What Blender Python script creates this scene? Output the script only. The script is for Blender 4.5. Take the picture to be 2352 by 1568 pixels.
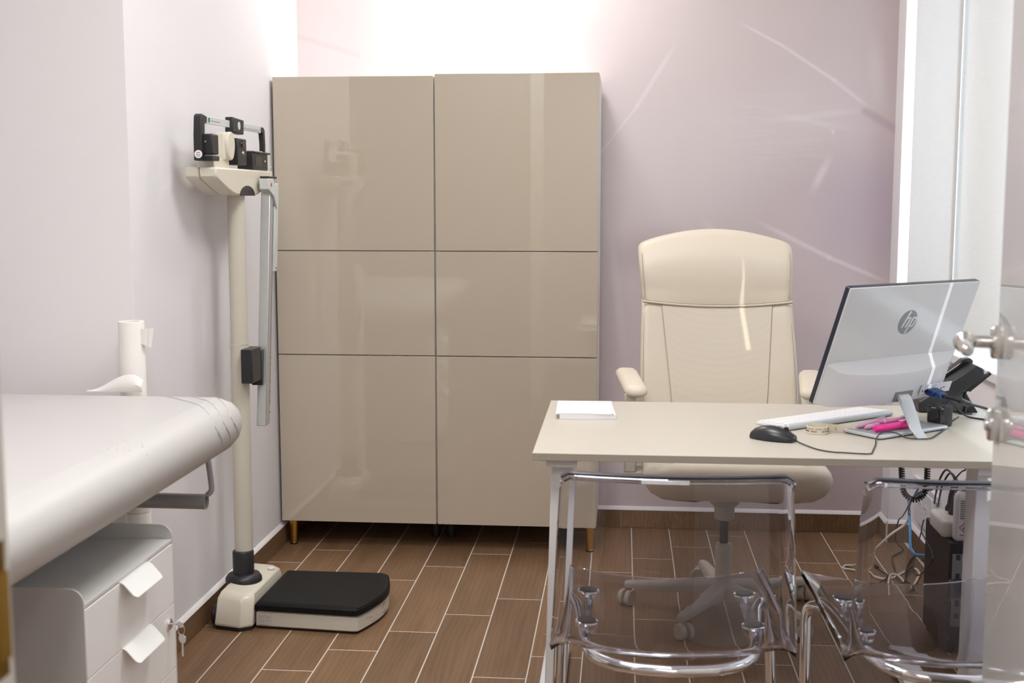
import bpy, bmesh, math, random
from mathutils import Vector, Matrix
from math import sin, cos, pi, radians as R
random.seed(7)
for o in list(bpy.data.objects):
    bpy.data.objects.remove(o)
SC = bpy.context.scene
COL = SC.collection
V = Vector

# ------------------------------------------------------------------ camera, world, lights, exposure
cam = bpy.data.cameras.new('camera')
cam.sensor_width = 36.0
cam.lens = 2790.0 / 2352.0 * 36.0
cam.clip_start = 0.05
cam.dof.use_dof = True
cam.dof.focus_distance = 3.95
cam.dof.aperture_fstop = 5.6
camo = bpy.data.objects.new('camera', cam)
camo.location = (0, 0, 1.325)
camo.rotation_euler = (R(90 - 6.74), 0, R(5.2))
COL.objects.link(camo)
SC.camera = camo

W = bpy.data.worlds.new('sky'); SC.world = W; W.use_nodes = True
W.node_tree.nodes['Background'].inputs[0].default_value = (0.78, 0.87, 1.0, 1)
W.node_tree.nodes['Background'].inputs[1].default_value = 2.9

def light(name, kind, loc, energy, color=(1, 1, 1), size=None, size_y=None, direction=None, **kw):
    l = bpy.data.lights.new(name, kind); l.energy = energy; l.color = color
    if kind == 'AREA':
        l.shape = 'RECTANGLE' if size_y else 'SQUARE'; l.size = size
        if size_y: l.size_y = size_y
    for k, v in kw.items(): setattr(l, k, v)
    o = bpy.data.objects.new(name, l); o.location = loc
    if direction: o.rotation_euler = V(direction).to_track_quat('-Z', 'Y').to_euler()
    COL.objects.link(o); return o

# low sun that slips through the slit between two curtain panels
sun = light('sun', 'SUN', (4, -4, 3), 1.7, (1, 0.97, 0.92), direction=(-0.463, 0.886, -0.315), angle=R(0.3))
# ceiling panel lamp in the middle of the room, wall washer over the cupboard, corridor lamp
light('ceiling_panel_light', 'AREA', (-0.15, 2.85, 2.66), 15.5, (1.0, 0.988, 0.98), size=0.6, direction=(0, 0, -1))
light('wall_washer_light', 'AREA', (-0.45, 4.50, 2.66), 8, (1.0, 0.98, 0.955), size=0.30, size_y=0.12, direction=(0, 0.14, -1))
light('front_fill_light', 'AREA', (-0.70, 1.50, 2.66), 19.5, (1.0, 0.988, 0.98), size=0.6, direction=(0, 0, -1))  # fill light without a known source, added to brighten the alcove wall
light('corridor_light', 'AREA', (0.1, -0.4, 2.56), 12, (1.0, 0.985, 0.965), size=0.8, direction=(0, 0.1, -1))

SC.view_settings.view_transform = 'Standard'
SC.view_settings.look = 'None'
SC.view_settings.gamma = 1
SC.view_settings.use_curve_mapping = False
SC.view_settings.exposure = 0.57
SC.cycles.use_denoising = True
SC.cycles.max_bounces = 14
SC.cycles.diffuse_bounces = 6
SC.cycles.glossy_bounces = 8
SC.cycles.transmission_bounces = 12
SC.cycles.transparent_max_bounces = 16
SC.cycles.sample_clamp_indirect = 6.0
SC.cycles.blur_glossy = 0.5

# ------------------------------------------------------------------ materials
def mat(name, color, rough=0.5, metal=0.0, spec=0.5, coat=0.0, coat_rough=0.05, bump=None, var=0.0, var_scale=8.0, sheen=0.0):
    m = bpy.data.materials.new(name); m.use_nodes = True
    nt = m.node_tree; b = nt.nodes['Principled BSDF']
    b.inputs['Base Color'].default_value = (*color, 1)
    b.inputs['Roughness'].default_value = rough
    b.inputs['Metallic'].default_value = metal
    b.inputs['Specular IOR Level'].default_value = spec
    b.inputs['Coat Weight'].default_value = coat
    b.inputs['Coat Roughness'].default_value = coat_rough
    b.inputs['Sheen Weight'].default_value = sheen
    tc = nt.nodes.new('ShaderNodeTexCoord')
    if var:
        n = nt.nodes.new('ShaderNodeTexNoise'); n.inputs['Scale'].default_value = var_scale; n.inputs['Detail'].default_value = 4
        nt.links.new(tc.outputs['Object'], n.inputs['Vector'])
        mx = nt.nodes.new('ShaderNodeMix'); mx.data_type = 'RGBA'
        mx.inputs['A'].default_value = (*[c * (1 - var) for c in color], 1)
        mx.inputs['B'].default_value = (*[min(1, c * (1 + var)) for c in color], 1)
        nt.links.new(n.outputs['Fac'], mx.inputs['Factor'])
        nt.links.new(mx.outputs['Result'], b.inputs['Base Color'])
    if bump:
        sc, st = bump
        n = nt.nodes.new('ShaderNodeTexNoise'); n.inputs['Scale'].default_value = sc; n.inputs['Detail'].default_value = 3
        nt.links.new(tc.outputs['Object'], n.inputs['Vector'])
        bp = nt.nodes.new('ShaderNodeBump'); bp.inputs['Strength'].default_value = st; bp.inputs['Distance'].default_value = 0.002
        nt.links.new(n.outputs['Fac'], bp.inputs['Height'])
        nt.links.new(bp.outputs['Normal'], b.inputs['Normal'])
    return m

M = {}
M['wall_white'] = mat('wall_white_paint', (0.80, 0.775, 0.79), 0.75, bump=(60, 0.05), var=0.008, var_scale=2)
M['wall_lilac'] = mat('wall_grey_lilac_paint', (0.78, 0.765, 0.785), 0.75, bump=(60, 0.05), var=0.008, var_scale=2)
M['wall_pink'] = mat('wall_pale_pink_paint', (0.88, 0.845, 0.855), 0.75, bump=(60, 0.05), var=0.01, var_scale=1.5)
M['wall_bounce_cut'] = mat('dark_bounce_cut_wall', (0.24, 0.22, 0.21), 0.8, bump=(60, 0.05), var=0.02)  # unseen front wall darkened to cut light bounced onto the drawer unit
M['ceiling'] = mat('ceiling_paint', (0.85, 0.84, 0.83), 0.8, var=0.01)
M['grout'] = mat('grey_grout', (0.64, 0.585, 0.52), 0.85, var=0.06, var_scale=20)
M['caulk'] = mat('white_caulk', (0.86, 0.83, 0.83), 0.6, var=0.02)
M['beige_gloss'] = mat('beige_gloss_lacquer', (0.565, 0.49, 0.388), 0.30, spec=0.35, coat=1.0, coat_rough=0.012, var=0.01, var_scale=3)
M['beige_gloss'].node_tree.nodes['Principled BSDF'].inputs['Coat IOR'].default_value = 1.75
M['white_carcass'] = mat('white_melamine', (0.80, 0.79, 0.79), 0.4, var=0.01)
M['gold'] = mat('brass_gold', (0.72, 0.45, 0.12), 0.28, metal=1.0, var=0.06)
M['black'] = mat('black_plastic', (0.018, 0.018, 0.02), 0.38, var=0.15, var_scale=30)
M['black_gloss'] = mat('black_gloss_plastic', (0.014, 0.014, 0.016), 0.15, var=0.1)
M['rubber'] = mat('black_ribbed_rubber', (0.004, 0.0045, 0.005), 0.55, spec=0.25, bump=(250, 0.25), var=0.2, var_scale=12)
M['navy'] = mat('dark_navy_edge', (0.010, 0.014, 0.03), 0.3, var=0.1)
M['scale_cream'] = mat('cream_enamel', (0.72, 0.675, 0.565), 0.35, coat=0.2, var=0.015)
M['scale_post'] = mat('cream_grey_painted_steel', (0.60, 0.565, 0.47), 0.35, coat=0.15, var=0.015)
M['alu'] = mat('brushed_aluminium', (0.62, 0.64, 0.64), 0.38, metal=0.75, var=0.05, var_scale=40)
M['alu_light'] = mat('light_grey_scale_plastic', (0.60, 0.63, 0.61), 0.45, var=0.03)
M['steel'] = mat('grey_painted_steel', (0.42, 0.42, 0.435), 0.4, metal=0.3, var=0.03)
M['chrome'] = mat('chrome', (0.82, 0.83, 0.85), 0.06, metal=1.0, var=0.01)
M['satin'] = mat('satin_nickel', (0.66, 0.65, 0.63), 0.22, metal=1.0, var=0.02)
M['bed'] = mat('white_leatherette', (0.57, 0.555, 0.54), 0.42, spec=0.4, bump=(220, 0.12), var=0.012, var_scale=4)
M['stitch'] = mat('grey_stitching', (0.50, 0.48, 0.47), 0.8, var=0.05)
M['paper'] = mat('white_tissue_paper', (0.84, 0.81, 0.77), 0.9, bump=(160, 0.3), var=0.015)
M['drawer_grey'] = mat('white_grey_powder_coat', (0.66, 0.655, 0.635), 0.42, var=0.012)
M['drawer_front_lit'] = mat('white_grey_front_lit', (0.88, 0.87, 0.855), 0.42, var=0.012)  # same powder coat as the sides, painted brighter in place of missing light
M['tab_white'] = mat('white_pull_tab', (0.80, 0.80, 0.78), 0.4, var=0.01)
M['desk'] = mat('beige_laminate', (0.545, 0.50, 0.43), 0.38, spec=0.4, var=0.012, var_scale=6)
M['desk_edge'] = mat('beige_edge_band', (0.40, 0.35, 0.285), 0.45, var=0.012)
M['desk_white'] = mat('white_powder_coat', (0.78, 0.77, 0.77), 0.4, var=0.01)
M['leather'] = mat('cream_leatherette', (0.70, 0.625, 0.515), 0.42, spec=0.4, bump=(260, 0.15), var=0.015, var_scale=5)
M['leather_seam'] = mat('beige_seam_thread', (0.42, 0.36, 0.29), 0.8, var=0.05)
M['chair_beige'] = mat('beige_grey_nylon', (0.47, 0.43, 0.365), 0.45, var=0.02)
M['mon_white'] = mat('white_monitor_plastic', (0.67, 0.68, 0.71), 0.20, coat=0.4, coat_rough=0.05, var=0.005)
M['mon_chin'] = mat('white_matte_monitor_plastic', (0.72, 0.715, 0.75), 0.35, var=0.005)
M['mon_silver'] = mat('silver_plastic', (0.62, 0.65, 0.68), 0.3, metal=0.35, var=0.02)
M['logo_grey'] = mat('grey_logo_print', (0.24, 0.265, 0.29), 0.3, var=0.01)
M['white'] = mat('white_plastic', (0.80, 0.80, 0.81), 0.35, var=0.01)
M['key'] = mat('white_keycap', (0.82, 0.82, 0.83), 0.4, var=0.01)
M['pad_paper'] = mat('white_writing_paper', (0.83, 0.83, 0.85), 0.7, var=0.008)
M['mouse'] = mat('dark_grey_mouse_plastic', (0.022, 0.023, 0.026), 0.32, var=0.1)
M['pink_light'] = mat('light_pink_plastic', (0.85, 0.42, 0.65), 0.3, coat=0.3, var=0.03)
M['pink_mid'] = mat('dusty_pink_plastic', (0.66, 0.22, 0.45), 0.3, coat=0.3, var=0.03)
M['pink_hot'] = mat('hot_pink_plastic', (0.90, 0.012, 0.30), 0.3, coat=0.3, var=0.03)
M['tape'] = mat('cream_tape', (0.76, 0.68, 0.54), 0.6, var=0.02)
M['print'] = mat('black_print', (0.05, 0.05, 0.05), 0.6, var=0.1)
M['print_grey'] = mat('grey_print', (0.25, 0.24, 0.23), 0.6, var=0.1)
M['print_red'] = mat('red_print', (0.62, 0.03, 0.04), 0.5, var=0.05)
M['print_green'] = mat('green_print', (0.0, 0.16, 0.10), 0.5, var=0.05)
M['label'] = mat('pale_sticker', (0.62, 0.57, 0.52), 0.6, var=0.02)
M['label_white'] = mat('white_sticker', (0.82, 0.82, 0.82), 0.6, var=0.01)
M['blue_plug'] = mat('blue_plastic', (0.004, 0.03, 0.14), 0.35, var=0.1)
M['cable_blue'] = mat('blue_cable', (0.06, 0.26, 0.55), 0.45, var=0.05)
M['cable_black'] = mat('black_cable', (0.02, 0.02, 0.022), 0.45, var=0.1)
M['cable_white'] = mat('cream_cable', (0.68, 0.62, 0.54), 0.5, var=0.03)
M['strip'] = mat('ivory_plastic', (0.72, 0.69, 0.62), 0.35, var=0.01)
M['pc'] = mat('dark_grey_steel', (0.012, 0.012, 0.013), 0.42, var=0.1)
M['pc_plate'] = mat('perforated_grey_plate', (0.36, 0.38, 0.40), 0.4, metal=0.6, var=0.1, var_scale=60)
M['pc_blue'] = mat('blue_grey_port_block', (0.06, 0.09, 0.15), 0.5, var=0.1)
M['frame_white'] = mat('white_upvc', (0.80, 0.80, 0.80), 0.35, var=0.01)
M['brass'] = mat('brass', (0.50, 0.30, 0.06), 0.25, metal=1.0, var=0.15, var_scale=20)
M['jamb'] = mat('cream_door_frame', (0.70, 0.67, 0.61), 0.45, var=0.01)
M['orange'] = mat('orange_paper', (0.85, 0.30, 0.02), 0.7, var=0.05)
M['lamp_glow'] = mat('lamp_diffuser', (0.9, 0.9, 0.9), 0.6)
_b = M['lamp_glow'].node_tree.nodes['Principled BSDF']
_b.inputs['Emission Color'].default_value = (1, 0.97, 0.93, 1); _b.inputs['Emission Strength'].default_value = 6

def mat_clear(name, tint, ior, rough=0.0):
    m = bpy.data.materials.new(name); m.use_nodes = True
    b = m.node_tree.nodes['Principled BSDF']
    b.inputs['Base Color'].default_value = (*tint, 1)
    b.inputs['Roughness'].default_value = rough
    b.inputs['IOR'].default_value = ior
    b.inputs['Transmission Weight'].default_value = 1.0
    return m
M['clear'] = mat_clear('clear_polycarbonate', (0.955, 0.95, 0.975), 1.52)
_nt = M['clear'].node_tree; _va = _nt.nodes.new('ShaderNodeVolumeAbsorption')
_va.inputs['Color'].default_value = (0.30, 0.34, 0.55, 1); _va.inputs['Density'].default_value = 22.0
_nt.links.new(_va.outputs[0], _nt.nodes['Material Output'].inputs['Volume'])

def mat_pane(name, tint):
    m = bpy.data.materials.new(name); m.use_nodes = True
    nt = m.node_tree; nt.nodes.clear()
    out = nt.nodes.new('ShaderNodeOutputMaterial'); mix = nt.nodes.new('ShaderNodeMixShader')
    fr = nt.nodes.new('ShaderNodeFresnel'); fr.inputs[0].default_value = 1.5
    tr = nt.nodes.new('ShaderNodeBsdfTransparent'); tr.inputs[0].default_value = (*tint, 1)
    gl = nt.nodes.new('ShaderNodeBsdfGlossy'); gl.inputs['Roughness'].default_value = 0.0
    ge = nt.nodes.new('ShaderNodeNewGeometry'); sub = nt.nodes.new('ShaderNodeMath'); sub.operation = 'SUBTRACT'; sub.inputs[0].default_value = 1.0
    mul = nt.nodes.new('ShaderNodeMath'); mul.operation = 'MULTIPLY'
    nt.links.new(ge.outputs['Backfacing'], sub.inputs[1]); nt.links.new(sub.outputs[0], mul.inputs[0]); nt.links.new(fr.outputs[0], mul.inputs[1])
    nt.links.new(mul.outputs[0], mix.inputs[0]); nt.links.new(tr.outputs[0], mix.inputs[1]); nt.links.new(gl.outputs[0], mix.inputs[2])
    nt.links.new(mix.outputs[0], out.inputs[0]); return m
def satin_glass():
    m = mat_pane('satin_door_glass', (0.94, 0.955, 0.95)); nt = m.node_tree; N = nt.nodes.new; L = nt.links.new
    top = next(n for n in nt.nodes if n.type == 'MIX_SHADER'); src = top.inputs[1].links[0].from_socket
    next(n for n in nt.nodes if n.type == 'FRESNEL').inputs[0].default_value = 1.45
    df = N('ShaderNodeBsdfDiffuse'); tl = N('ShaderNodeBsdfTranslucent'); mx = N('ShaderNodeMixShader'); m2 = N('ShaderNodeMixShader')
    df.inputs[0].default_value = (.95, .935, .91, 1); tl.inputs[0].default_value = (.95, .935, .91, 1); m2.inputs[0].default_value = 0.80
    L(df.outputs[0], mx.inputs[1]); L(tl.outputs[0], mx.inputs[2]); L(src, m2.inputs[1]); L(mx.outputs[0], m2.inputs[2]); L(m2.outputs[0], top.inputs[1])
    return m
M['door_glass'] = satin_glass()
M['pane'] = mat_pane('clear_glass_pane', (0.93, 0.95, 0.94))

def mat_curtain():
    m = bpy.data.materials.new('sheer_white_fabric'); m.use_nodes = True
    nt = m.node_tree; nt.nodes.clear(); N = nt.nodes.new; L = nt.links.new
    out = N('ShaderNodeOutputMaterial'); mix = N('ShaderNodeMixShader'); mix.inputs[0].default_value = 0.42
    df = N('ShaderNodeBsdfDiffuse'); tl = N('ShaderNodeBsdfTranslucent')
    tc = N('ShaderNodeTexCoord'); mp = N('ShaderNodeMapping'); mp.inputs['Scale'].default_value = (20, 12, 420)
    n = N('ShaderNodeTexNoise'); n.inputs['Scale'].default_value = 1; n.inputs['Detail'].default_value = 3
    mx = N('ShaderNodeMix'); mx.data_type = 'RGBA'
    mx.inputs['A'].default_value = (0.76, 0.75, 0.73, 1); mx.inputs['B'].default_value = (0.86, 0.85, 0.84, 1)
    L(tc.outputs['Object'], mp.inputs[0]); L(mp.outputs[0], n.inputs['Vector']); L(n.outputs['Fac'], mx.inputs['Factor'])
    L(mx.outputs['Result'], df.inputs[0]); L(mx.outputs['Result'], tl.inputs[0])
    L(df.outputs[0], mix.inputs[1]); L(tl.outputs[0], mix.inputs[2]); L(mix.outputs[0], out.inputs[0])
    return m
M['curtain'] = mat_curtain()

def mat_tile():
    m = bpy.data.materials.new('wood_look_porcelain'); m.use_nodes = True
    nt = m.node_tree; b = nt.nodes['Principled BSDF']; N = nt.nodes.new; L = nt.links.new
    tc = N('ShaderNodeTexCoord'); oi = N('ShaderNodeObjectInfo')
    add = N('ShaderNodeVectorMath'); add.operation = 'ADD'
    sc = N('ShaderNodeVectorMath'); sc.operation = 'SCALE'; sc.inputs['Scale'].default_value = 31.0
    cmb = N('ShaderNodeCombineXYZ')
    L(oi.outputs['Random'], cmb.inputs[0]); L(oi.outputs['Random'], cmb.inputs[1]); L(cmb.outputs[0], sc.inputs[0])
    L(tc.outputs['Object'], add.inputs[0]); L(sc.outputs[0], add.inputs[1])
    mp = N('ShaderNodeMapping'); mp.inputs['Scale'].default_value = (14, 1.6, 14); L(add.outputs[0], mp.inputs[0])
    n1 = N('ShaderNodeTexNoise'); n1.inputs['Scale'].default_value = 1.2; n1.inputs['Detail'].default_value = 5; n1.inputs['Distortion'].default_value = 0.6
    L(mp.outputs[0], n1.inputs['Vector'])
    mp2 = N('ShaderNodeMapping'); mp2.inputs['Scale'].default_value = (160, 6, 100); L(add.outputs[0], mp2.inputs[0])
    n2 = N('ShaderNodeTexNoise'); n2.inputs['Scale'].default_value = 1.0; n2.inputs['Detail'].default_value = 2; L(mp2.outputs[0], n2.inputs['Vector'])
    wv = N('ShaderNodeTexWave'); wv.wave_type = 'BANDS'; wv.bands_direction = 'X'
    wv.inputs['Scale'].default_value = 1.3; wv.inputs['Distortion'].default_value = 9.0; wv.inputs['Detail'].default_value = 2; wv.inputs['Detail Scale'].default_value = 0.8
    L(mp.outputs[0], wv.inputs['Vector'])
    cr = N('ShaderNodeValToRGB'); e = cr.color_ramp.elements
    e[0].position = 0.25; e[0].color = (0.150, 0.082, 0.040, 1); e[1].position = 0.75; e[1].color = (0.262, 0.155, 0.083, 1)
    mxa = N('ShaderNodeMath'); mxa.operation = 'MULTIPLY_ADD'; mxa.inputs[1].default_value = 0.22
    L(n2.outputs['Fac'], mxa.inputs[0])
    mb = N('ShaderNodeMath'); mb.operation = 'MULTIPLY_ADD'; mb.inputs[1].default_value = 0.62; L(n1.outputs['Fac'], mb.inputs[0])
    mw = N('ShaderNodeMath'); mw.operation = 'MULTIPLY'; mw.inputs[1].default_value = 0.12; L(wv.outputs['Fac'], mw.inputs[0])
    L(mw.outputs[0], mb.inputs[2]); L(mb.outputs[0], mxa.inputs[2]); L(mxa.outputs[0], cr.inputs[0])
    hs = N('ShaderNodeHueSaturation')
    mr = N('ShaderNodeMapRange'); mr.inputs['To Min'].default_value = 0.86; mr.inputs['To Max'].default_value = 1.14
    L(oi.outputs['Random'], mr.inputs['Value']); L(mr.outputs['Result'], hs.inputs['Value'])
    L(cr.outputs[0], hs.inputs['Color']); L(hs.outputs[0], b.inputs['Base Color'])
    b.inputs['Roughness'].default_value = 0.46; b.inputs['Specular IOR Level'].default_value = 0.4
    bp = N('ShaderNodeBump'); bp.inputs['Strength'].default_value = 0.18; bp.inputs['Distance'].default_value = 0.001
    L(n2.outputs['Fac'], bp.inputs['Height']); L(bp.outputs['Normal'], b.inputs['Normal'])
    return m
M['tile'] = mat_tile()

def mat_mural():
    """floral wallpaper on the back wall: soft pinks with pale stems, in wall metres"""
    m = bpy.data.materials.new('floral_wallpaper'); m.use_nodes = True
    nt = m.node_tree; b = nt.nodes['Principled BSDF']; N = nt.nodes.new; L = nt.links.new
    def math1(op, a, c=None, clamp=False):
        n = N('ShaderNodeMath'); n.operation = op; n.use_clamp = clamp
        for i, q in enumerate((a, c)):
            if q is None: continue
            if isinstance(q, (int, float)): n.inputs[i].default_value = q
            else: L(q, n.inputs[i])
        return n.outputs[0]
    tc = N('ShaderNodeTexCoord'); sp = N('ShaderNodeSeparateXYZ'); L(tc.outputs['Object'], sp.inputs[0])
    x, z = sp.outputs[0], sp.outputs[2]
    def mixc(fac, a, c):
        n = N('ShaderNodeMix'); n.data_type = 'RGBA'
        if isinstance(fac, float): n.inputs['Factor'].default_value = fac
        else: L(fac, n.inputs['Factor'])
        for k, q in (('A', a), ('B', c)):
            if isinstance(q, tuple): n.inputs[k].default_value = (*q, 1)
            else: L(q, n.inputs[k])
        return n.outputs['Result']
    def noise(scale, stretch=(1, 1, 1), detail=3, rot=0.0):
        mp = N('ShaderNodeMapping'); mp.inputs['Scale'].default_value = stretch; mp.inputs['Rotation'].default_value = (0, rot, 0)
        L(tc.outputs['Object'], mp.inputs[0])
        n = N('ShaderNodeTexNoise'); n.inputs['Scale'].default_value = scale; n.inputs['Detail'].default_value = detail
        L(mp.outputs[0], n.inputs['Vector']); return n.outputs['Fac']
    def blob(cx, cz, rx, rz):
        dx = math1('DIVIDE', math1('SUBTRACT', x, cx), rx); dz = math1('DIVIDE', math1('SUBTRACT', z, cz), rz)
        d = math1('SQRT', math1('ADD', math1('MULTIPLY', dx, dx), math1('MULTIPLY', dz, dz)))
        r = N('ShaderNodeMapRange'); r.interpolation_type = 'SMOOTHERSTEP'
        r.inputs['From Min'].default_value = 1.0; r.inputs['From Max'].default_value = 0.0
        L(d, r.inputs['Value']); return r.outputs['Result']
    def stem(a, c, w, fade=0):
        dx, dz = c[0] - a[0], c[1] - a[1]; l2 = dx * dx + dz * dz
        px = math1('SUBTRACT', x, a[0]); pz = math1('SUBTRACT', z, a[1])
        t = math1('DIVIDE', math1('ADD', math1('MULTIPLY', px, dx), math1('MULTIPLY', pz, dz)), l2, True)
        ex = math1('SUBTRACT', px, math1('MULTIPLY', t, dx)); ez = math1('SUBTRACT', pz, math1('MULTIPLY', t, dz))
        d = math1('SQRT', math1('ADD', math1('MULTIPLY', ex, ex), math1('MULTIPLY', ez, ez)))
        r = N('ShaderNodeMapRange'); r.interpolation_type = 'SMOOTHERSTEP'
        r.inputs['From Min'].default_value = w; r.inputs['From Max'].default_value = 0.0
        L(d, r.inputs['Value']); o = r.outputs['Result']
        if fade & 1: o = math1('MULTIPLY', o, math1('MULTIPLY', t, 2.5, True))
        if fade & 2: o = math1('MULTIPLY', o, math1('MULTIPLY', math1('SUBTRACT', 1.0, t), 2.5, True))
        return o
    base = mixc(noise(1.6, detail=2), (0.54, 0.445, 0.465), (0.69, 0.595, 0.605))
    g = N('ShaderNodeMapRange'); g.inputs['From Min'].default_value = 0.35; g.inputs['From Max'].default_value = -0.55
    L(x, g.inputs['Value'])
    base = mixc(math1('MULTIPLY', g.outputs['Result'], 0.85), base, (0.83, 0.765, 0.755))
    base = mixc(math1('MULTIPLY', blob(0.26, 1.52, 0.55, 0.60), 0.85), base, (0.75, 0.685, 0.69))
    base = mixc(math1('MULTIPLY', blob(0.35, 2.05, 0.9, 0.55), 0.8), base, (0.74, 0.655, 0.64))
    base = mixc(math1('MULTIPLY', blob(1.00, 1.27, 0.44, 0.42), 0.75), base, (0.48, 0.40, 0.485))
    base = mixc(math1('MULTIPLY', blob(0.15, 1.10, 0.32, 0.16), 0.6), base, (0.46, 0.37, 0.40))
    base = mixc(math1('MULTIPLY', blob(0.75, 1.72, 0.40, 0.28), 0.5), base, (0.70, 0.62, 0.635))
    fib = math1('MULTIPLY', blob(0.55, 1.60, 0.42, 0.28), noise(3.0, (2.0, 1, 26), 2, 0.18))
    base = mixc(math1('MULTIPLY', fib, 0.75), base, (0.80, 0.73, 0.74))
    pale = (0.84, 0.79, 0.80)
    for a, c, w, s, fd in (((0.423, 2.0), (0.60, 1.905), .010, .8, 1), ((0.60, 1.905), (0.80, 1.772), .012, .65, 0), ((0.80, 1.772), (0.95, 1.655), .014, .45, 2),
                       ((-0.09, 1.50), (0.05, 1.68), .010, .55, 0), ((0.05, 1.68), (0.205, 1.93), .016, .55, 2),
                       ((0.50, 1.245), (0.80, 1.095), .017, .50, 1), ((0.80, 1.095), (1.05, 0.99), .014, .50, 2),
                       ((0.80, 1.50), (0.72, 1.33), .026, .5, 3), ((0.80, 1.582), (0.803, 1.575), .012, .5, 0),
                       ((-0.17, 1.75), (-0.165, 2.2), .004, .35, 0), ((0.50, 1.61), (0.95, 1.665), .022, .35, 3), ((0.52, 1.66), (0.90, 1.58), .020, .30, 3),
                           ((-0.06, 1.30), (0.02, 0.6), .030, .30, 3), ((0.30, 1.25), (0.42, 1.12), .03, .3, 3), ((0.98, 1.62), (0.94, 1.98), .05, .3, 3)):
        base = mixc(math1('MULTIPLY', stem(a, c, w, fd), s), base, pale)
    base = mixc(math1('MULTIPLY', stem((0.92, 1.655), (1.08, 1.56), .028), 0.5), base, (0.40, 0.32, 0.39))
    base = mixc(math1('MULTIPLY', stem((-1.29, 1.96), (-1.05, 1.885), .020), 0.45), base, (0.70, 0.60, 0.62))
    base = mixc(math1('MULTIPLY', noise(2.2, (3.5, 1, 0.5), 2), 0.22), base, (0.60, 0.51, 0.54))
    L(base, b.inputs['Base Color']); b.inputs['Roughness'].default_value = 0.6
    return m
M['mural'] = mat_mural()

def mat_perforated():
    m = mat('perforated_cream_leatherette', (0.68, 0.605, 0.50), 0.45, spec=0.4)
    nt = m.node_tree; b = nt.nodes['Principled BSDF']; N = nt.nodes.new; L = nt.links.new
    tc = N('ShaderNodeTexCoord'); v = N('ShaderNodeTexVoronoi'); v.inputs['Scale'].default_value = 150; v.inputs['Randomness'].default_value = 0.15
    L(tc.outputs['Object'], v.inputs['Vector'])
    r = N('ShaderNodeMapRange'); r.inputs['From Min'].default_value = 0.18; r.inputs['From Max'].default_value = 0.30
    L(v.outputs['Distance'], r.inputs['Value'])
    mx = N('ShaderNodeMix'); mx.data_type = 'RGBA'
    mx.inputs['A'].default_value = (0.60, 0.53, 0.435, 1); mx.inputs['B'].default_value = (0.69, 0.615, 0.51, 1)
    L(r.outputs['Result'], mx.inputs['Factor']); L(mx.outputs['Result'], b.inputs['Base Color'])
    return m
M['perf'] = mat_perforated()

def mat_scuffed():
    m = mat('scuffed_cream_plastic', (0.62, 0.585, 0.50), 0.4)
    nt = m.node_tree; b = nt.nodes['Principled BSDF']; N = nt.nodes.new; L = nt.links.new
    tc = N('ShaderNodeTexCoord'); sp = N('ShaderNodeSeparateXYZ'); L(tc.outputs['Object'], sp.inputs[0])
    mp = N('ShaderNodeMapping'); mp.inputs['Scale'].default_value = (30, 30, 90); L(tc.outputs['Object'], mp.inputs[0])
    n = N('ShaderNodeTexNoise'); n.inputs['Scale'].default_value = 1.0; n.inputs['Detail'].default_value = 4; L(mp.outputs[0], n.inputs['Vector'])
    r = N('ShaderNodeMapRange'); r.inputs['From Min'].default_value = 0.60; r.inputs['From Max'].default_value = 0.66; L(n.outputs['Fac'], r.inputs['Value'])
    g = N('ShaderNodeMapRange'); g.inputs['From Min'].default_value = 0.22; g.inputs['From Max'].default_value = 0.34; L(sp.outputs[0], g.inputs['Value'])
    mu = N('ShaderNodeMath'); mu.operation = 'MULTIPLY'; L(r.outputs['Result'], mu.inputs[0]); L(g.outputs['Result'], mu.inputs[1])
    mx = N('ShaderNodeMix'); mx.data_type = 'RGBA'
    mx.inputs['A'].default_value = (0.62, 0.585, 0.50, 1); mx.inputs['B'].default_value = (0.07, 0.055, 0.05, 1)
    L(mu.outputs[0], mx.inputs['Factor']); L(mx.outputs['Result'], b.inputs['Base Color'])
    return m
M['scuffed'] = mat_scuffed()

def scuff_bed():
    nt = M['bed'].node_tree; b = nt.nodes['Principled BSDF']; N = nt.nodes.new; L = nt.links.new
    tc = N('ShaderNodeTexCoord'); src = b.inputs['Base Color'].links[0].from_socket
    ds = N('ShaderNodeVectorMath'); ds.operation = 'DISTANCE'; ds.inputs[1].default_value = (0.335, 0.27, 0.81); L(tc.outputs['Object'], ds.inputs[0])
    r = N('ShaderNodeMapRange'); r.inputs['From Min'].default_value = 0.075; r.inputs['From Max'].default_value = 0.02; L(ds.outputs['Value'], r.inputs['Value'])
    mp = N('ShaderNodeMapping'); mp.inputs['Scale'].default_value = (90, 40, 90); L(tc.outputs['Object'], mp.inputs[0])
    n = N('ShaderNodeTexNoise'); n.inputs['Scale'].default_value = 1; L(mp.outputs[0], n.inputs['Vector'])
    r2 = N('ShaderNodeMapRange'); r2.inputs['From Min'].default_value = 0.62; r2.inputs['From Max'].default_value = 0.70; L(n.outputs['Fac'], r2.inputs['Value'])
    mu = N('ShaderNodeMath'); mu.operation = 'MULTIPLY'; L(r.outputs['Result'], mu.inputs[0]); L(r2.outputs['Result'], mu.inputs[1])
    mx = N('ShaderNodeMix'); mx.data_type = 'RGBA'; mx.inputs['B'].default_value = (0.20, 0.20, 0.21, 1)
    L(mu.outputs[0], mx.inputs['Factor']); L(src, mx.inputs['A']); L(mx.outputs['Result'], b.inputs['Base Color'])
scuff_bed()

# ------------------------------------------------------------------ mesh helpers
WM = {}      # world matrix of every thing and part

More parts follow.
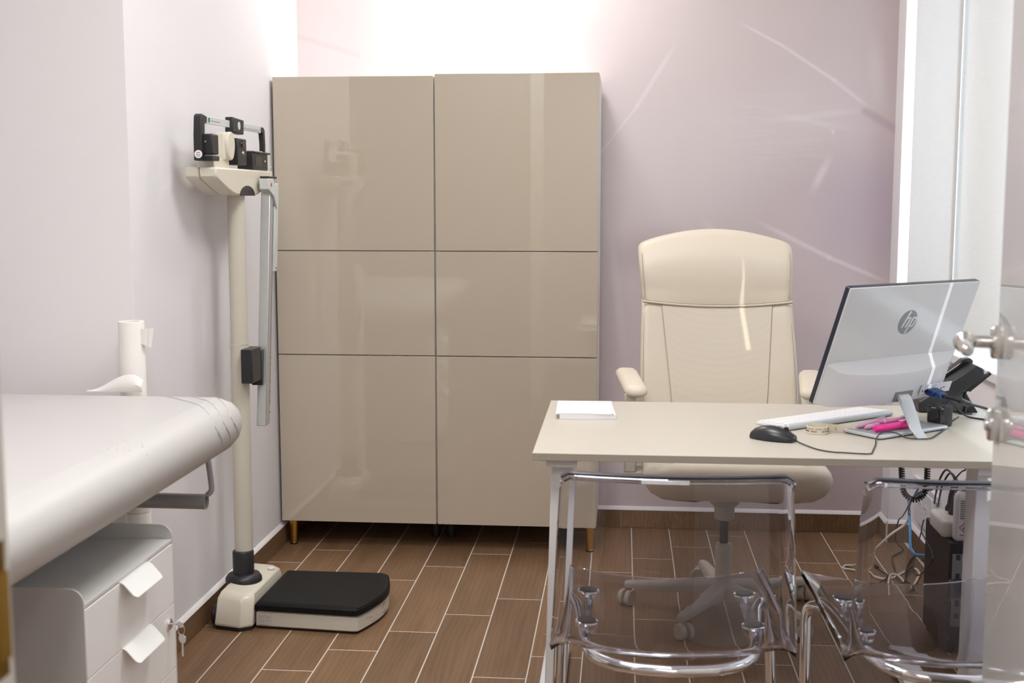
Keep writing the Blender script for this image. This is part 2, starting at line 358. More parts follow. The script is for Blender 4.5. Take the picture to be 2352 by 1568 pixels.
def smooth_path(pts, n=6):
    pts = [V(p) for p in pts]
    if len(pts) < 3: return pts
    out = []
    for i in range(len(pts) - 1):
        p0 = pts[max(i - 1, 0)]; p1 = pts[i]; p2 = pts[i + 1]; p3 = pts[min(i + 2, len(pts) - 1)]
        for k in range(n):
            t = k / n
            out.append(0.5 * ((2 * p1) + (p2 - p0) * t + (2 * p0 - 5 * p1 + 4 * p2 - p3) * t * t + (3 * p1 - p0 - 3 * p2 + p3) * t ** 3))
    out.append(pts[-1]); return out

def rrect(w, d, r, n=5, cx=0.0, cy=0.0):
    r = min(r, w / 2 - 1e-5, d / 2 - 1e-5); out = []
    for qx, qy, a0 in ((1, 1, 0), (-1, 1, 90), (-1, -1, 180), (1, -1, 270)):
        for k in range(n + 1):
            a = R(a0 + 90 * k / n)
            out.append((cx + qx * (w / 2 - r) + r * cos(a), cy + qy * (d / 2 - r) + r * sin(a)))
    return out

def inset(poly, d):
    n = len(poly); out = []
    for i in range(n):
        a, b, c = V(poly[i - 1]), V(poly[i]), V(poly[(i + 1) % n])
        e1 = (b - a); e2 = (c - b)
        if e1.length < 1e-7: e1 = e2
        if e2.length < 1e-7: e2 = e1
        n1 = V((-e1.y, e1.x)).normalized(); n2 = V((-e2.y, e2.x)).normalized()
        m = (n1 + n2)
        if m.length < 1e-6: m = n1
        m.normalize(); k = max(m.dot(n1), 0.35)
        out.append(tuple(b + m * (d / k)))
    return out

class MB:
    def __init__(s): s.v = []; s.f = []; s.M = None
    def add(s, vs, fs):
        o = len(s.v)
        s.v += [(s.M @ V(p)) if s.M else V(p) for p in vs]
        s.f += [tuple(i + o for i in f) for f in fs]; return s
    def box(s, x0, x1, y0, y1, z0, z1):
        vs = [(x, y, z) for z in (z0, z1) for x, y in ((x0, y0), (x1, y0), (x1, y1), (x0, y1))]
        return s.add(vs, [(3, 2, 1, 0), (4, 5, 6, 7), (0, 1, 5, 4), (1, 2, 6, 5), (2, 3, 7, 6), (3, 0, 4, 7)])
    def rings(s, rings, cap0=True, cap1=True, close=False):
        n = len(rings[0]); vs = [p for r in rings for p in r]; fs = []
        m = len(rings)
        for i in range(m if close else m - 1):
            j = (i + 1) % m
            for k in range(n):
                l = (k + 1) % n
                fs.append((i * n + k, i * n + l, j * n + l, j * n + k))
        if not close:
            if cap0: fs.append(tuple(range(n - 1, -1, -1)))
            if cap1: fs.append(tuple((m - 1) * n + k for k in range(n)))
        return s.add(vs, fs)
    def slab(s, outline, prof):
        """outline CCW in xy; prof: list of (inset, z) from bottom to top"""
        return s.rings([[(x, y, z) for x, y in (inset(outline, d) if d else outline)] for d, z in prof])
    def rslab(s, outline, z0, z1, r, n=3):
        pr = [(r * (1 - sin(pi / 2 * k / n)), z0 + r * (1 - cos(pi / 2 * k / n))) for k in range(n + 1)]
        pr += [(r * (1 - cos(pi / 2 * k / n)), z1 - r * (1 - sin(pi / 2 * k / n))) for k in range(n + 1)]
        return s.slab(outline, pr)
    def prism(s, poly, a0, a1, axis='y'):
        """poly in the plane normal to axis: (x,z) for y, (y,z) for x, (x,y) for z"""
        f = {'y': lambda p, a: (p[0], a, p[1]), 'x': lambda p, a: (a, p[0], p[1]), 'z': lambda p, a: (p[0], p[1], a)}[axis]
        return s.rings([[f(p, a0) for p in poly], [f(p, a1) for p in poly]])
    def tube(s, pts, r, n=10, caps=True, close=False):
        pts = [V(p) for p in pts]; m = len(pts); rings = []; up = None
        for i in range(m):
            if close: t = pts[(i + 1) % m] - pts[i - 1]
            else: t = pts[min(i + 1, m - 1)] - pts[max(i - 1, 0)]
            t.normalize()
            if up is None:
                up = V((0, 0, 1)) if abs(t.z) < 0.9 else V((1, 0, 0))
            a = t.cross(up); a.normalize(); b = a.cross(t); up = b
            rr = r(i / (m - 1)) if callable(r) else r
            rings.append([pts[i] + a * cos(2 * pi * k / n) * rr + b * sin(2 * pi * k / n) * rr for k in range(n)])
        return s.rings(rings, caps, caps, close)
    def lathe(s, prof, origin, axis=(0, 0, 1), n=24, caps=True):
        ax = V(axis).normalized(); a = ax.orthogonal().normalized(); b = ax.cross(a); o = V(origin)
        return s.rings([[o + ax * h + (a * cos(2 * pi * k / n) + b * sin(2 * pi * k / n)) * max(r, 1e-5) for k in range(n)] for r, h in prof], caps, caps)
    def cyl(s, p0, p1, r, n=20, ch=0.0):
        p0, p1 = V(p0), V(p1); h = (p1 - p0).length
        pr = [(r, 0), (r, h)] if not ch else [(r - ch, 0), (r, ch), (r, h - ch), (r - ch, h)]
        return s.lathe(pr, p0, p1 - p0, n)
    def sheet(s, fn, nu, nv, th):
        """closed thick sheet from fn(u,v)->Vector, u,v in 0..1"""
        P = [[V(fn(i / nu, j / nv)) for i in range(nu + 1)] for j in range(nv + 1)]
        def nor(j, i):
            du = P[j][min(i + 1, nu)] - P[j][max(i - 1, 0)]; dv = P[min(j + 1, nv)][i] - P[max(j - 1, 0)][i]
            q = du.cross(dv); q.normalize(); return q
        T = th if callable(th) else (lambda u, v: th)
        A = [P[j][i] + nor(j, i) * T(i / nu, j / nv) / 2 for j in range(nv + 1) for i in range(nu + 1)]
        B = [P[j][i] - nor(j, i) * T(i / nu, j / nv) / 2 for j in range(nv + 1) for i in range(nu + 1)]
        w = nu + 1; o = len(A); fs = []
        for j in range(nv):
            for i in range(nu):
                q = (j * w + i, j * w + i + 1, (j + 1) * w + i + 1, (j + 1) * w + i)
                fs.append(q); fs.append(tuple(k + o for k in reversed(q)))
        for i in range(nu):
            fs.append((i + 1, i, i + o, i + 1 + o)); t = nv * w
            fs.append((t + i, t + i + 1, t + i + 1 + o, t + i + o))
        for j in range(nv):
            fs.append((j * w, (j + 1) * w, (j + 1) * w + o, j * w + o)); t = nu
            fs.append(((j + 1) * w + t, j * w + t, j * w + t + o, (j + 1) * w + t + o))
        return s.add(A + B, fs)
    def mesh(s, name, m, ang=35, smooth=True):
        me = bpy.data.meshes.new(name); me.from_pydata([tuple(p) for p in s.v], [], s.f)
        bm = bmesh.new(); bm.from_mesh(me); bmesh.ops.recalc_face_normals(bm, faces=bm.faces); bm.to_mesh(me); bm.free()
        me.materials.append(M[m] if isinstance(m, str) else m)
        if smooth:
            for p in me.polygons: p.use_smooth = True
            me.set_sharp_from_angle(angle=R(ang))
        return me
    def build(s, name, m, parent=None, bevel=0.0, local=False, ang=35, label=None, subsurf=0):
        base = WM.get(parent.name, Matrix()) if parent else Matrix()
        if parent is None and not local:
            if s.v:
                lo = V([min(p[i] for p in s.v) for i in range(3)]); hi = V([max(p[i] for p in s.v) for i in range(3)])
                c = V(((lo.x + hi.x) / 2, (lo.y + hi.y) / 2, lo.z))
            base = Matrix.Translation(c)
        if not local:
            inv = base.inverted(); s.v = [inv @ p for p in s.v]
        o = bpy.data.objects.new(name, s.mesh(name, m, ang))
        COL.objects.link(o)
        if parent:
            o.parent = parent; WM[o.name] = base
        else:
            o.matrix_world = base; WM[o.name] = base
        if bevel:
            md = o.modifiers.new('bevel', 'BEVEL'); md.width = bevel; md.segments = 2; md.limit_method = 'ANGLE'; md.angle_limit = R(40)
        if subsurf:
            md = o.modifiers.new('subsurf', 'SUBSURF'); md.levels = subsurf; md.render_levels = subsurf
        if label: o['label'] = label
        return o

def tag(o, label=None, cat=None, group=None, kind=None):
    for k, v in (('label', label), ('category', cat), ('group', group), ('kind', kind)):
        if v: o[k] = v
    return o

def thing(name, label, cat, loc=(0, 0, 0), rotz=0.0, group=None):
    o = bpy.data.objects.new(name, None); COL.objects.link(o)
    o.empty_display_size = 0.1
    o.location = loc; o.rotation_euler = (0, 0, rotz)
    WM[o.name] = Matrix.Translation(loc) @ Matrix.Rotation(rotz, 4, 'Z')
    return tag(o, label, cat, group)

def struct(name, mb, m, **kw):
    return tag(mb.build(name, m, **kw), kind='structure')

def copy_tree(o, loc, rotz):
    r = o.copy(); COL.objects.link(r); r.location = loc; r.rotation_euler = (0, 0, rotz)
    for ch in list(o.children):
        c = ch.copy(); COL.objects.link(c); c.parent = r
        for g in list(ch.children):
            d = g.copy(); COL.objects.link(d); d.parent = c
    return r

def box(x0, x1, y0, y1, z0, z1): return MB().box(x0, x1, y0, y1, z0, z1)

# ------------------------------------------------------------------ the room
XL, XR, YB, YF, YJ, HC = -1.295, 1.12, 4.83, 0.95, 3.12, 2.70
XA = -2.30     # far left wall of the bay with the couch
fl = struct('floor', box(XA - .1, XR + .05, -1.3, YB + .1, -0.05, -0.0009), 'grout', local=True)

# porcelain planks, laid lengthwise with a quarter stagger, each a piece of its own
PW, PL, GR = 0.1505, 0.669, 0.0034
_tmesh = {}
def tile_mesh(w, l):
    k = (round(w, 3), round(l, 3))
    if k not in _tmesh:
        b = MB(); b.slab([(-w / 2, -l / 2), (w / 2, -l / 2), (w / 2, l / 2), (-w / 2, l / 2)], [(0, -0.010), (0, -0.0012), (0.0012, 0.0)])
        _tmesh[k] = b.mesh('tile', 'tile', smooth=False)
    return _tmesh[k]
def lay(x0, x1, y0, y1):
    if x1 - x0 < 0.02 or y1 - y0 < 0.02: return
    o = bpy.data.objects.new('tile', tile_mesh(x1 - x0, y1 - y0)); COL.objects.link(o)
    o.parent = fl; o.location = ((x0 + x1) / 2, (y0 + y1) / 2, 0)
for k in range(-11, 14):
    x0, x1 = -0.7062 + PW * k + GR / 2, -0.7062 + PW * (k + 1) - GR / 2
    y = 3.564 + (0.1672 * k) % PL - 7 * PL
    while y < YB:
        a, b = y + .0024, y + PL - .0024; y += PL
        if b < -0.9: continue
        a, b = max(a, -0.9), min(b, YB)
        lo, hi = max(x0, XA), min(x1, XR)
        if x1 <= XL + 0.02 and b > YJ:
            b = YJ
        elif x0 < XL < x1 and b > YJ:
            lay(max(lo, XL), hi, max(a, YJ), b); b = YJ
        lay(lo, hi, a, b)

struct('ceiling', box(XA - .1, XR + .4, YF - .1, YB + .1, HC, HC + .1), 'ceiling')
struct('wall_back', box(XL - .02, XR + .02, YB, YB + .1, -.02, HC), 'mural', local=True)
struct('wall_left', box(XL - .15, XL, YJ, YB + .05, -.02, HC), 'wall_lilac')
struct('wall_alcove', box(XA - .1, XL - .0005, YJ - 0.001, YJ + .12, -.02, HC), 'wall_pink')
struct('wall_far_left', box(XA - .1, XA, YF - .1, YJ, -.02, HC), 'wall_white')
# front wall with the doorway the camera looks through
b = MB(); b.box(XA, -0.56, YF - .12, YF, -.02, HC); b.box(0.46, XR + .3, YF - .12, YF, -.02, HC); b.box(-0.56, 0.46, YF - .12, YF, 2.14, HC)
struct('wall_front', b, 'wall_bounce_cut')
# right wall with the window opening
WY0, WY1, WZ0, WZ1 = 1.75, 4.712, 0.806, 2.45
b = MB(); b.box(XR, XR + .28, YF - .1, YB + .1, -.02, WZ0); b.box(XR, XR + .28, YF - .1, YB + .1, WZ1, HC)
b.box(XR, XR + .28, YF - .1, WY0, WZ0, WZ1); b.box(XR, XR + .28, WY1, YB + .1, WZ0, WZ1)
struct('wall_right', b, 'wall_pink')
struct('wall_pilaster', box(1.034, XR + .01, 4.712, YB + .01, -.01, HC), 'wall_white', bevel=.003)
# corridor behind the camera
b = MB(); b.box(-1.25, -1.15, -1.3, YF - .1, -.02, 2.6); struct('wall_corridor_left', b, 'wall_white')
b = MB(); b.box(1.15, 1.25, -1.3, YF - .1, -.02, 2.6); struct('wall_corridor_right', b, 'wall_white')
b = MB(); b.box(-1.25, 1.25, -1.4, -1.3, -.02, 2.6); struct('wall_corridor_end', b, 'wall_white')
b = MB(); b.box(-1.25, 1.25, -1.4, YF - .1, 2.6, 2.7); struct('ceiling_corridor', b, 'ceiling')

# baseboards: cut planks with a white bead on top
def baseboard(name, p0, p1, nrm, off=0.25, first=None):
    """run from p0 to p1 along the wall, nrm points into the room"""
    p0, p1, nrm = V((*p0, 0)), V((*p1, 0)), V((*nrm, 0)); d = (p1 - p0); l = d.length; d.normalize()
    def plank(a, c, z0, z1, t0, t1):
        q = MB(); r = []
        for z in (z0, z1):
            r.append([p0 + d * a + nrm * t0 + V((0, 0, z)), p0 + d * c + nrm * t0 + V((0, 0, z)), p0 + d * c + nrm * t1 + V((0, 0, z)), p0 + d * a + nrm * t1 + V((0, 0, z))])
        return q.rings(r)
    root = struct(name, plank(0, l, 0.0, 0.076, 0.0, 0.007), 'grout')
    a = -off
    while a < l:
        s0, s1 = max(a, 0) + .001, min(a + PL, l) - .001; a += PL
        if s1 - s0 > .01:
            plank(s0, s1, 0.001, 0.074, 0.004, 0.0105).build('tile', 'tile', root, bevel=.0008)
    q = MB()
    pr = [(0.0, 0.074), (0.0125, 0.0745), (0.0115, 0.078), (0.004, 0.086), (0.0, 0.088)]
    q.rings([[p0 + d * t + nrm * h + V((0, 0, z)) for h, z in pr] for t in (0, l)])
    q.build('caulk_bead', 'caulk', root)
    return root
baseboard('baseboard_back', (XL + .011, YB), (1.034, YB), (0, -1), .05)
baseboard('baseboard_left', (XL, YJ), (XL, YB - .001), (1, 0), .42)
baseboard('baseboard_pilaster', (1.034, 4.712), (XR, 4.712), (0, -1), 0)
baseboard('baseboard_pilaster_side', (1.034, 4.701), (1.034, YB - .011), (-1, 0), 0)
baseboard('baseboard_right', (XR, YF), (XR, 4.701), (-1, 0), .2)
baseboard('baseboard_alcove', (XA, YJ - .001), (XL, YJ - .001), (0, -1), .1)

# window in the right wall: frame, mullions, panes, sill
wx0, wx1 = XR + .17, XR + .23
b = MB(); b.box(wx0, wx1, WY0, WY1, WZ0, WZ0 + .07); b.box(wx0, wx1, WY0, WY1, WZ1 - .07, WZ1); b.box(wx0, wx1, WY0, WY0 + .07, WZ0, WZ1); b.box(wx0, wx1, WY1 - .07, WY1, WZ0, WZ1)
win = struct('window_1', b, 'frame_white')
for my, hm in ((2.74, .04), (3.80, .14)):  # second one, unseen, is widened to cast shade on the far curtain
    box(wx0, wx1, my - hm, my + hm, WZ0 + .07, WZ1 - .07).build('mullion', 'frame_white', win)
for y0, y1 in ((WY0 + .07, 2.70), (2.78, 3.66), (3.94, WY1 - .07)):
    box(wx0 + .02, wx0 + .026, y0, y1, WZ0 + .07, WZ1 - .07).build('pane', 'pane', win)
b = MB(); b.slab([(1.098, WY0 + .01), (XR + .17, WY0 + .01), (XR + .17, WY1 - .002), (1.098, WY1 - .002)], [(.004, .776), (0, .78), (0, .806), (.004, .810)])
b.build('sill', 'frame_white', win)

# sheer curtain panels hanging in front of the window; two tracks
def curtain(x, y0, y1, z0, label, ph, amp=.006, skew=0.0):
    def fn(u, v):
        y = y0 + (y1 - y0) * u; z = z0 + (2.56 - z0) * v
        y += skew * u * max(0, min(1, (z - 1.42) / .58))
        return (x + amp * sin(u * 5.2 + ph) + amp * .4 * sin(u * 13 + ph * 2) * (1 - v * .5), y, z)
    o = MB().sheet(fn, 26, 28, .0012).build('curtain', 'curtain')
    tag(o, label, 'curtain', 'sheer panel curtains at the window')
    return o
curtain(1.064, 4.060, 4.660, .890, 'sheer white curtain panel farthest along the window, next to the mauve back wall', .4)
curtain(1.082, 3.470, 4.110, .890, 'sheer white curtain panel behind the monitor, second from the back wall', 1.9)
curtain(1.064, 2.900, 3.515, .890, 'sheer white curtain panel seen through and beside the glass door edge', 3.0)
curtain(1.082, 2.744, 2.990, .890, 'sheer white curtain panel fourth from the mauve back wall', 4.2, skew=-.0)
curtain(1.064, 1.760, 2.757, .890, 'sheer white curtain panel nearest the front wall, fifth from the back wall', 5.4, skew=.09)
b = MB(); b.box(1.045, 1.10, 1.72, 4.70, 2.56, 2.585)
tag(b.build('curtain_rail', 'frame_white'), 'white curtain rail above the window carrying the sheer panels', 'curtain rail')

# ------------------------------------------------------------------ glass door standing open at the right
DF, DD = V((0.565, 1.865, 0)), V((-0.2079, -0.9781, 0))     # free edge, direction to the hinge
DN = V((-0.9781, 0.2079, 0))                                # left face
def door_box(a, c, z0, z1, t0, t1):
    q = MB(); r = []
    for z in (z0, z1):
        r.append([DF + DD * s + DN * t + V((0, 0, z)) for s, t in ((a, t0), (c, t0), (c, t1), (a, t1))])
    return q.rings(r)
door = struct('door_1', door_box(0, .88, .012, 2.10, -.004, .004), 'door_glass')
def rose(s, z, lever):
    for sg in (1, -1):
        p = DF + DD * s + V((0, 0, z)); n = DN * sg
        rs = MB().lathe([(.0235, .004), (.0245, .006), (.0245, .016), (.022, .019)], p, n, 28).build('lever_rose' if lever else 'key_rose', 'satin', door, label='satin nickel rose')
        if lever:
            q = MB(); path = [p + n * .018, p + n * .040, p + n * .052 + DD * .004, p + n * .058 + DD * .018, p + n * .058 + DD * .07, p + n * .057 + DD * .125]
            q.tube(smooth_path(path, 5), lambda t: .0092 if t < .95 else .0092 - .004 * (t - .95) / .05, 14)
            q.lathe([(.0035, -.0145), (.010, -.012), (.0150, -.006), (.0165, 0), (.0150, .006), (.010, .012), (.0035, .0145)], p + n * .055 + DD * .012, DD, 18)
            q.build('lever', 'satin', rs)
        else:
            q = MB().lathe([(.010, .018), (.010, .022), (.008, .023)], p, n, 18); q.build('lock_cylinder', 'chrome', rs)
rose(.068, 1.118, True)
rose(.070, .998, False)
for z in (.35, 1.75):
    door_box(.83, .895, z, z + .09, -.012, .012).build('hinge', 'satin', door, bevel=.003)
# door frame jamb at the left edge of the doorway with its brass strike plate
jb = struct('trim_1', box(-.60, -.5135, YF - .15, YF + .006, 0, 2.14), 'jamb', bevel=.002)
box(-.5140, -.5131, .805, .9470, .925, 1.042).build('strike_plate', 'brass', jb, bevel=.0008)
MB().prism([(-.5132, .930), (-.5128, .930), (-.5118, .940), (-.5108, .9475), (-.5114, .9480), (-.5125, .942)], .94, 1.015, 'z').build('strike_lip', 'brass', jb)
struct('trim_2', box(.395, .47, YF - .15, YF + .006, 0, 2.14), 'jamb', bevel=.002)
struct('trim_3', box(-.60, .47, YF - .15, YF + .006, 2.12, 2.18), 'jamb', bevel=.002)

# ceiling fixtures of the lamps and of the added fill light (above the frame)
b = MB(); b.box(-.47, .17, 2.53, 3.17, 2.675, 2.70)
tag(b.build('ceiling_panel_lamp', 'frame_white'), 'square flat white panel lamp in the middle of the ceiling', 'lamp')
b = MB(); b.box(-1.02, -.38, 1.18, 1.82, 2.675, 2.70)  # invented housing for the front fill light
tag(b.build('ceiling_panel_lamp', 'frame_white'), 'square flat white housing of the added fill light, on the ceiling near the doorway', 'lamp')
b = MB(); b.box(-.61, -.29, 4.43, 4.57, 2.675, 2.70)
tag(b.build('wall_washer_lamp', 'frame_white'), 'small flat white ceiling lamp close to the back wall over the beige cupboard', 'lamp')

# ------------------------------------------------------------------ beige storage cupboards
def cupboard(x0, x1, label, ztop, lx, sx):
    t = thing('storage_cupboard', label, 'cupboard', ((x0 + x1) / 2, 4.63, 0), 0, 'beige gloss cupboards against the back wall')
    y0, y1, zb = 4.448, 4.815, .102
    box(x0, x1, y0, y1, zb, ztop - .002).build('carcass', 'white_carcass', t, bevel=.001)
    zs = (zb, .7415, 1.1305, ztop)
    for i in range(3):
        g = .0017
        b = MB(); b.box(x0 + g, x1 - g, 4.43, 4.4475, zs[i] + (g if i else 0), zs[i + 1] - (g if i < 2 else 0))
        b.build('door', 'beige_gloss', t, bevel=.0012)
    MB().cyl((sx, 4.62, 0), (sx, 4.62, .1025), .017, 16, .003).build('support_leg', 'black', t)
    if True:
        for ly in (4.475, 4.78):
            lg = MB().lathe([(.0145, .006), (.0125, .008), (.0185, .102)], (lx, ly, 0), (0, 0, 1), 18).build('leg', 'gold', t)
            MB().lathe([(.0145, 0), (.0150, .002), (.0150, .006), (.014, .0065)], (lx, ly, 0), (0, 0, 1), 18).build('foot_pad', 'black', lg)
    return t
cupboard(-1.2865, -.6885, 'beige gloss cupboard column with three doors beside the white left wall and scale', 1.764, -1.252, -.72)
cupboard(-.6865, -.0885, 'beige gloss cupboard column with three doors beside the mauve wall, behind the desk end', 1.770, -.112, -.66)

# ------------------------------------------------------------------ examination couch
t = thing('examination_couch', 'white leatherette examination couch with grey steel frame along the left side', 'couch', (-1.33, 2.08, 0))
ol = rrect(.752, 1.87, .075, 7, -1.331, 2.083)
b = MB(); b.slab(ol, [(.070, .686), (.055, .688), (.030, .698), (.009, .722), (0, .750), (.001, .772), (.008, .792), (.022, .808), (.045, .819), (.066, .8245), (.070, .825)])
mt = b.build('mattress', 'bed', t, ang=80)
UP = [(0, .752), (.001, .772), (.008, .792), (.022, .808), (.045, .819), (.066, .8245), (.070, .825), (9, .825)]
def top_z(d):
    for (a, za), (c, zc) in zip(UP[1:], UP[2:]):
        if d <= c: return za + (zc - za) * max(0, d - a) / (c - a)
EX, EY = -.955, 3.018
for k in range(3):
    sh = .060 * k; pts = []
    A0, A1 = V((-1.235 + sh, EY - .006)), V((EX - .006, 2.765 + sh))
    for i in range(25):
        p = A0.lerp(A1, i / 24) + V((.010, .010)) * sin(pi * i / 24)
        d = min(EX - p.x, EY - p.y); pts.append((p.x, p.y, top_z(d) + .0004))
    pts += [(EX + .0002, 2.775 + sh, .768), (EX, 2.795 + sh, .750), (EX - .008, 2.825 + sh, .729), (EX - .028, 2.86 + sh, .7115)]
    MB().tube(pts, .0014, 6).build('seam', 'stitch', mt)
b = MB(); b.box(-1.60, -1.09, 1.25, 2.95, .658, .688)
b.build('platform', 'steel', t, bevel=.003)
b = MB()
for x in (-1.62, -1.29):
    for y in (1.32, 2.85):
        b2 = MB().box(x - .0135, x + .0135, y - .0135, y + .0135, .0, .660)
        b2.build('leg', 'steel', t, bevel=.003)
# hollow cross tube of the paper holder and its hanging bracket
q = MB(); n = 20; yz = (2.90, .568)
prof = [(-1.60, .0195), (-1.034, .0195), (-1.034, .0165), (-1.60, .0165)]
q.rings([[(x, yz[0] + r * cos(2 * pi * k / n), yz[1] + r * sin(2 * pi * k / n)) for k in range(n)] for x, r in prof], False, False, True)
q.build('paper_holder_tube', 'steel', t)
q = MB(); q.tube(smooth_path([(-1.09, 2.90, .695), (-1.055, 2.90, .696), (-1.038, 2.90, .690), (-1.028, 2.90, .675), (-1.022, 2.90, .63), (-1.020, 2.90, .603), (-1.024, 2.90, .592), (-1.032, 2.90, .5855)], 5), .0072, 10)
q.build('holder_bracket', 'steel', t)
q = MB(); q.tube(smooth_path([(-1.57, 2.90, .69), (-1.60, 2.90, .68), (-1.605, 2.90, .63), (-1.60, 2.90, .585)], 5), .0072, 10); q.build('holder_bracket', 'steel', t)

# rolls of couch paper standing in the corner
def paper_roll(z0, z1, label, flap):
    t = thing('paper_roll', label, 'paper roll', (-1.285, 3.073, z0), 0)
    cx, cy, n = -1.285, 3.073, 28
    q = MB(); prof = [(.0335, z0), (.0335, z1 - .002), (.0325, z1), (.0225, z1), (.0215, z1 - .003), (.0215, z0)]
    q.rings([[(cx + r * cos(2 * pi * k / n), cy + r * sin(2 * pi * k / n), z) for k in range(n)] for r, z in prof], False, False, True)
    q.build('sheets', 'paper', t)
    q = MB(); prof = [(.0215, z0 + .002), (.0215, z1 - .006), (.0195, z1 - .006), (.0195, z0 + .002)]
    q.rings([[(cx + r * cos(2 * pi * k / n), cy + r * sin(2 * pi * k / n), z) for k in range(n)] for r, z in prof], False, False, True)
    q.build('core', 'label', t)
    if flap:
        def fn(u, v):
            z = .945 + (.985 - .945) * v - .012 * u * (1 - v)
            a = -0.7 + 1.25 * u
            r = .034 + .016 * u + .006 * sin(u * 6) + .008 * u * v
            return (cx + r * cos(a) + .010 * u * u, cy + r * sin(a) * .6 - .012 * u, z)
        MB().sheet(fn, 10, 5, .0006).build('torn_flap', 'paper', t)
        def fn2(u, v):
            h = .043 * (0.5 - .5 * cos(pi * min(1, u / .78))) * (1 - max(0, (u - .8) / .2) ** 2 * .35)
            return (-1.385 + .152 * u - .006 * max(0, v - .6) * u, 3.006 - .014 * sin(pi * v) * u + .012 * v, .8262 + (h + .001) * v)
        MB().sheet(fn2, 14, 4, .0006).build('loose_end', 'paper', t)
    return t
paper_roll(0.0, .492, 'lower white couch paper roll standing on the floor behind the couch end', False)
paper_roll(.493, 1.003, 'upper white couch paper roll with a torn flap, standing in the corner behind the couch', True)

# ------------------------------------------------------------------ drawer unit
t = thing('drawer_unit', 'pale grey steel drawer unit with white pull tabs under the couch', 'drawer unit', (-1.26, 2.31, 0))
x0, x1, y0, y1 = -1.56, -.981, 2.082, 2.530
def side(y, dy):
    z1 = .611; r = .028; poly = [(x0, .03), (x1, .03)] + [(x1 - r + r * cos(R(a)), z1 - r + r * sin(R(a))) for a in range(0, 91, 15)] + [(x0 + r - r * sin(R(a)), z1 - r + r * cos(R(a))) for a in range(0, 91, 15)]
    MB().prism(poly, y, y + dy, 'y').build('side_panel', 'drawer_grey', t)
side(y0, .0035); side(y1 - .0035, .0035)
box(x0 + .002, x1 - .0015, y0 + .0036, y1 - .0036, .572, .5795).build('top_panel', 'drawer_grey', t, bevel=.0008)
box(x0, x0 + .01, y0 + .0036, y1 - .0036, .03, .572).build('back_panel', 'drawer_grey', t)
box(x0 + .01, x1 - .025, y0 + .005, y1 - .005, .035, .045).build('bottom_panel', 'drawer_grey', t)
for i, (za, zb_) in enumerate(((.4365, .5695), (.2885, .4345), (.040, .2865))):
    d = box(x1 - .02, x1, y0 + .005, y1 - .005, za, zb_).build('drawer', 'drawer_front_lit', t, bevel=.0008)
    # bent sheet pull tab
    pr = [(x1 - .004, zb_ + .0010), (x1 + .002, zb_ + .0002), (x1 + .008, zb_ - .003), (x1 + .033, zb_ - .030), (x1 + .0345, zb_ - .0285), (x1 + .009, zb_ - .0015), (x1 + .003, zb_ + .0018), (x1 - .004, zb_ + .0022)]
    yy0, yy1 = 2.243, 2.385
    q = MB(); rings = []
    for y, k in ((yy0, .80), (yy0 + .003, .93), (yy0 + .008, 1), (yy1 - .008, 1), (yy1 - .003, .93), (yy1, .80)):
        rings.append([(x1 + (px - x1) * (k if px > x1 + .02 else 1), y, zb_ + (pz - zb_) * (k if px > x1 + .02 else 1)) for px, pz in pr])
    q.rings(rings).build('pull_tab', 'tab_white', d, label='white bent pull tab')
lk = MB().lathe([(.0135, 0), (.0135, .003), (.011, .0055), (.004, .006)], (x1, 2.489, .399), (1, 0, 0), 20).build('lock', 'chrome', t)
q = MB(); q.tube([(x1 + .005, 2.489, .399), (x1 + .018, 2.489, .399)], .0022, 8)
q.lathe([(.0075, -.001), (.0085, 0), (.0075, .001)], (x1 + .026, 2.489, .399), (0, 1, .2), 16)
q.build('key', 'satin', lk)
tr = thing('key_ring', 'steel key ring with a spare key hanging from the drawer lock', 'key ring', (x1 + .028, 2.489, .35))
q = MB(); q.tube([(x1 + .028 + .0075 * cos(a / 16 * 2 * pi), 2.489, .3865 + .0115 * sin(a / 16 * 2 * pi)) for a in range(16)], .0011, 6, close=True); q.build('ring', 'satin', tr)
q = MB(); q.lathe([(.0095, -.001), (.0105, 0), (.0095, .001)], (x1 + .030, 2.489, .3665), (.35, 1, 0), 18); q.build('spare_key_head', 'satin', tr)
q = MB(); q.box(x1 + .028, x1 + .032, 2.4882, 2.4898, .327, .358); q.build('spare_key_blade', 'satin', tr)
for y in (y0 + .05, y1 - .05):
    for x in (x0 + .06, x1 - .06):
        q = MB(); q.cyl((x, y - .012, .0255), (x, y + .012, .0255), .0255, 18, .002); q.build('castor', 'black', t)

# ------------------------------------------------------------------ mechanical column scale
t = thing('column_scale', 'cream mechanical column scale with sliding weights and black platform beside the left wall', 'scale', (-1.02, 3.70, 0))
CX, CY = -1.197, 3.70
# platform: straight back, sides, bowed front edge to the right
pl = [(-1.118, 3.545)] + [(-1.118 + .33, 3.528)] + [(-.790 + .040 * sin(pi * k / 10) + (.022 * k / 10), 3.528 + .352 * k / 10) for k in range(0, 11)] + [(-.80, 3.885), (-1.112, 3.885)]
pl = [(-1.118, 3.547), (-.812, 3.521), (-.795, 3.523)] + [(-.788 + .040 * sin(pi * k / 9) * .9 + .022 * k / 9, 3.533 + .332 * k / 9) for k in range(10)] + [(-.785, 3.880), (-1.112, 3.880)]
q = MB(); q.slab(pl, [(.010, .0), (.008, .009)]); q.build('underframe', 'black', t)
q = MB(); q.slab(pl, [(.004, .008), (0, .012), (.001, .052), (.006, .056)])
pf = q.build('platform_shell', 'scuffed', t)
pf.data.materials[0] = M['scuffed']
q = MB(); q.slab(pl, [(.004, .0575), (-.003, .060), (-.003, .076), (.002, .083), (.010, .0855), (.016, .0850)]); q.build('rubber_mat', 'rubber', t)
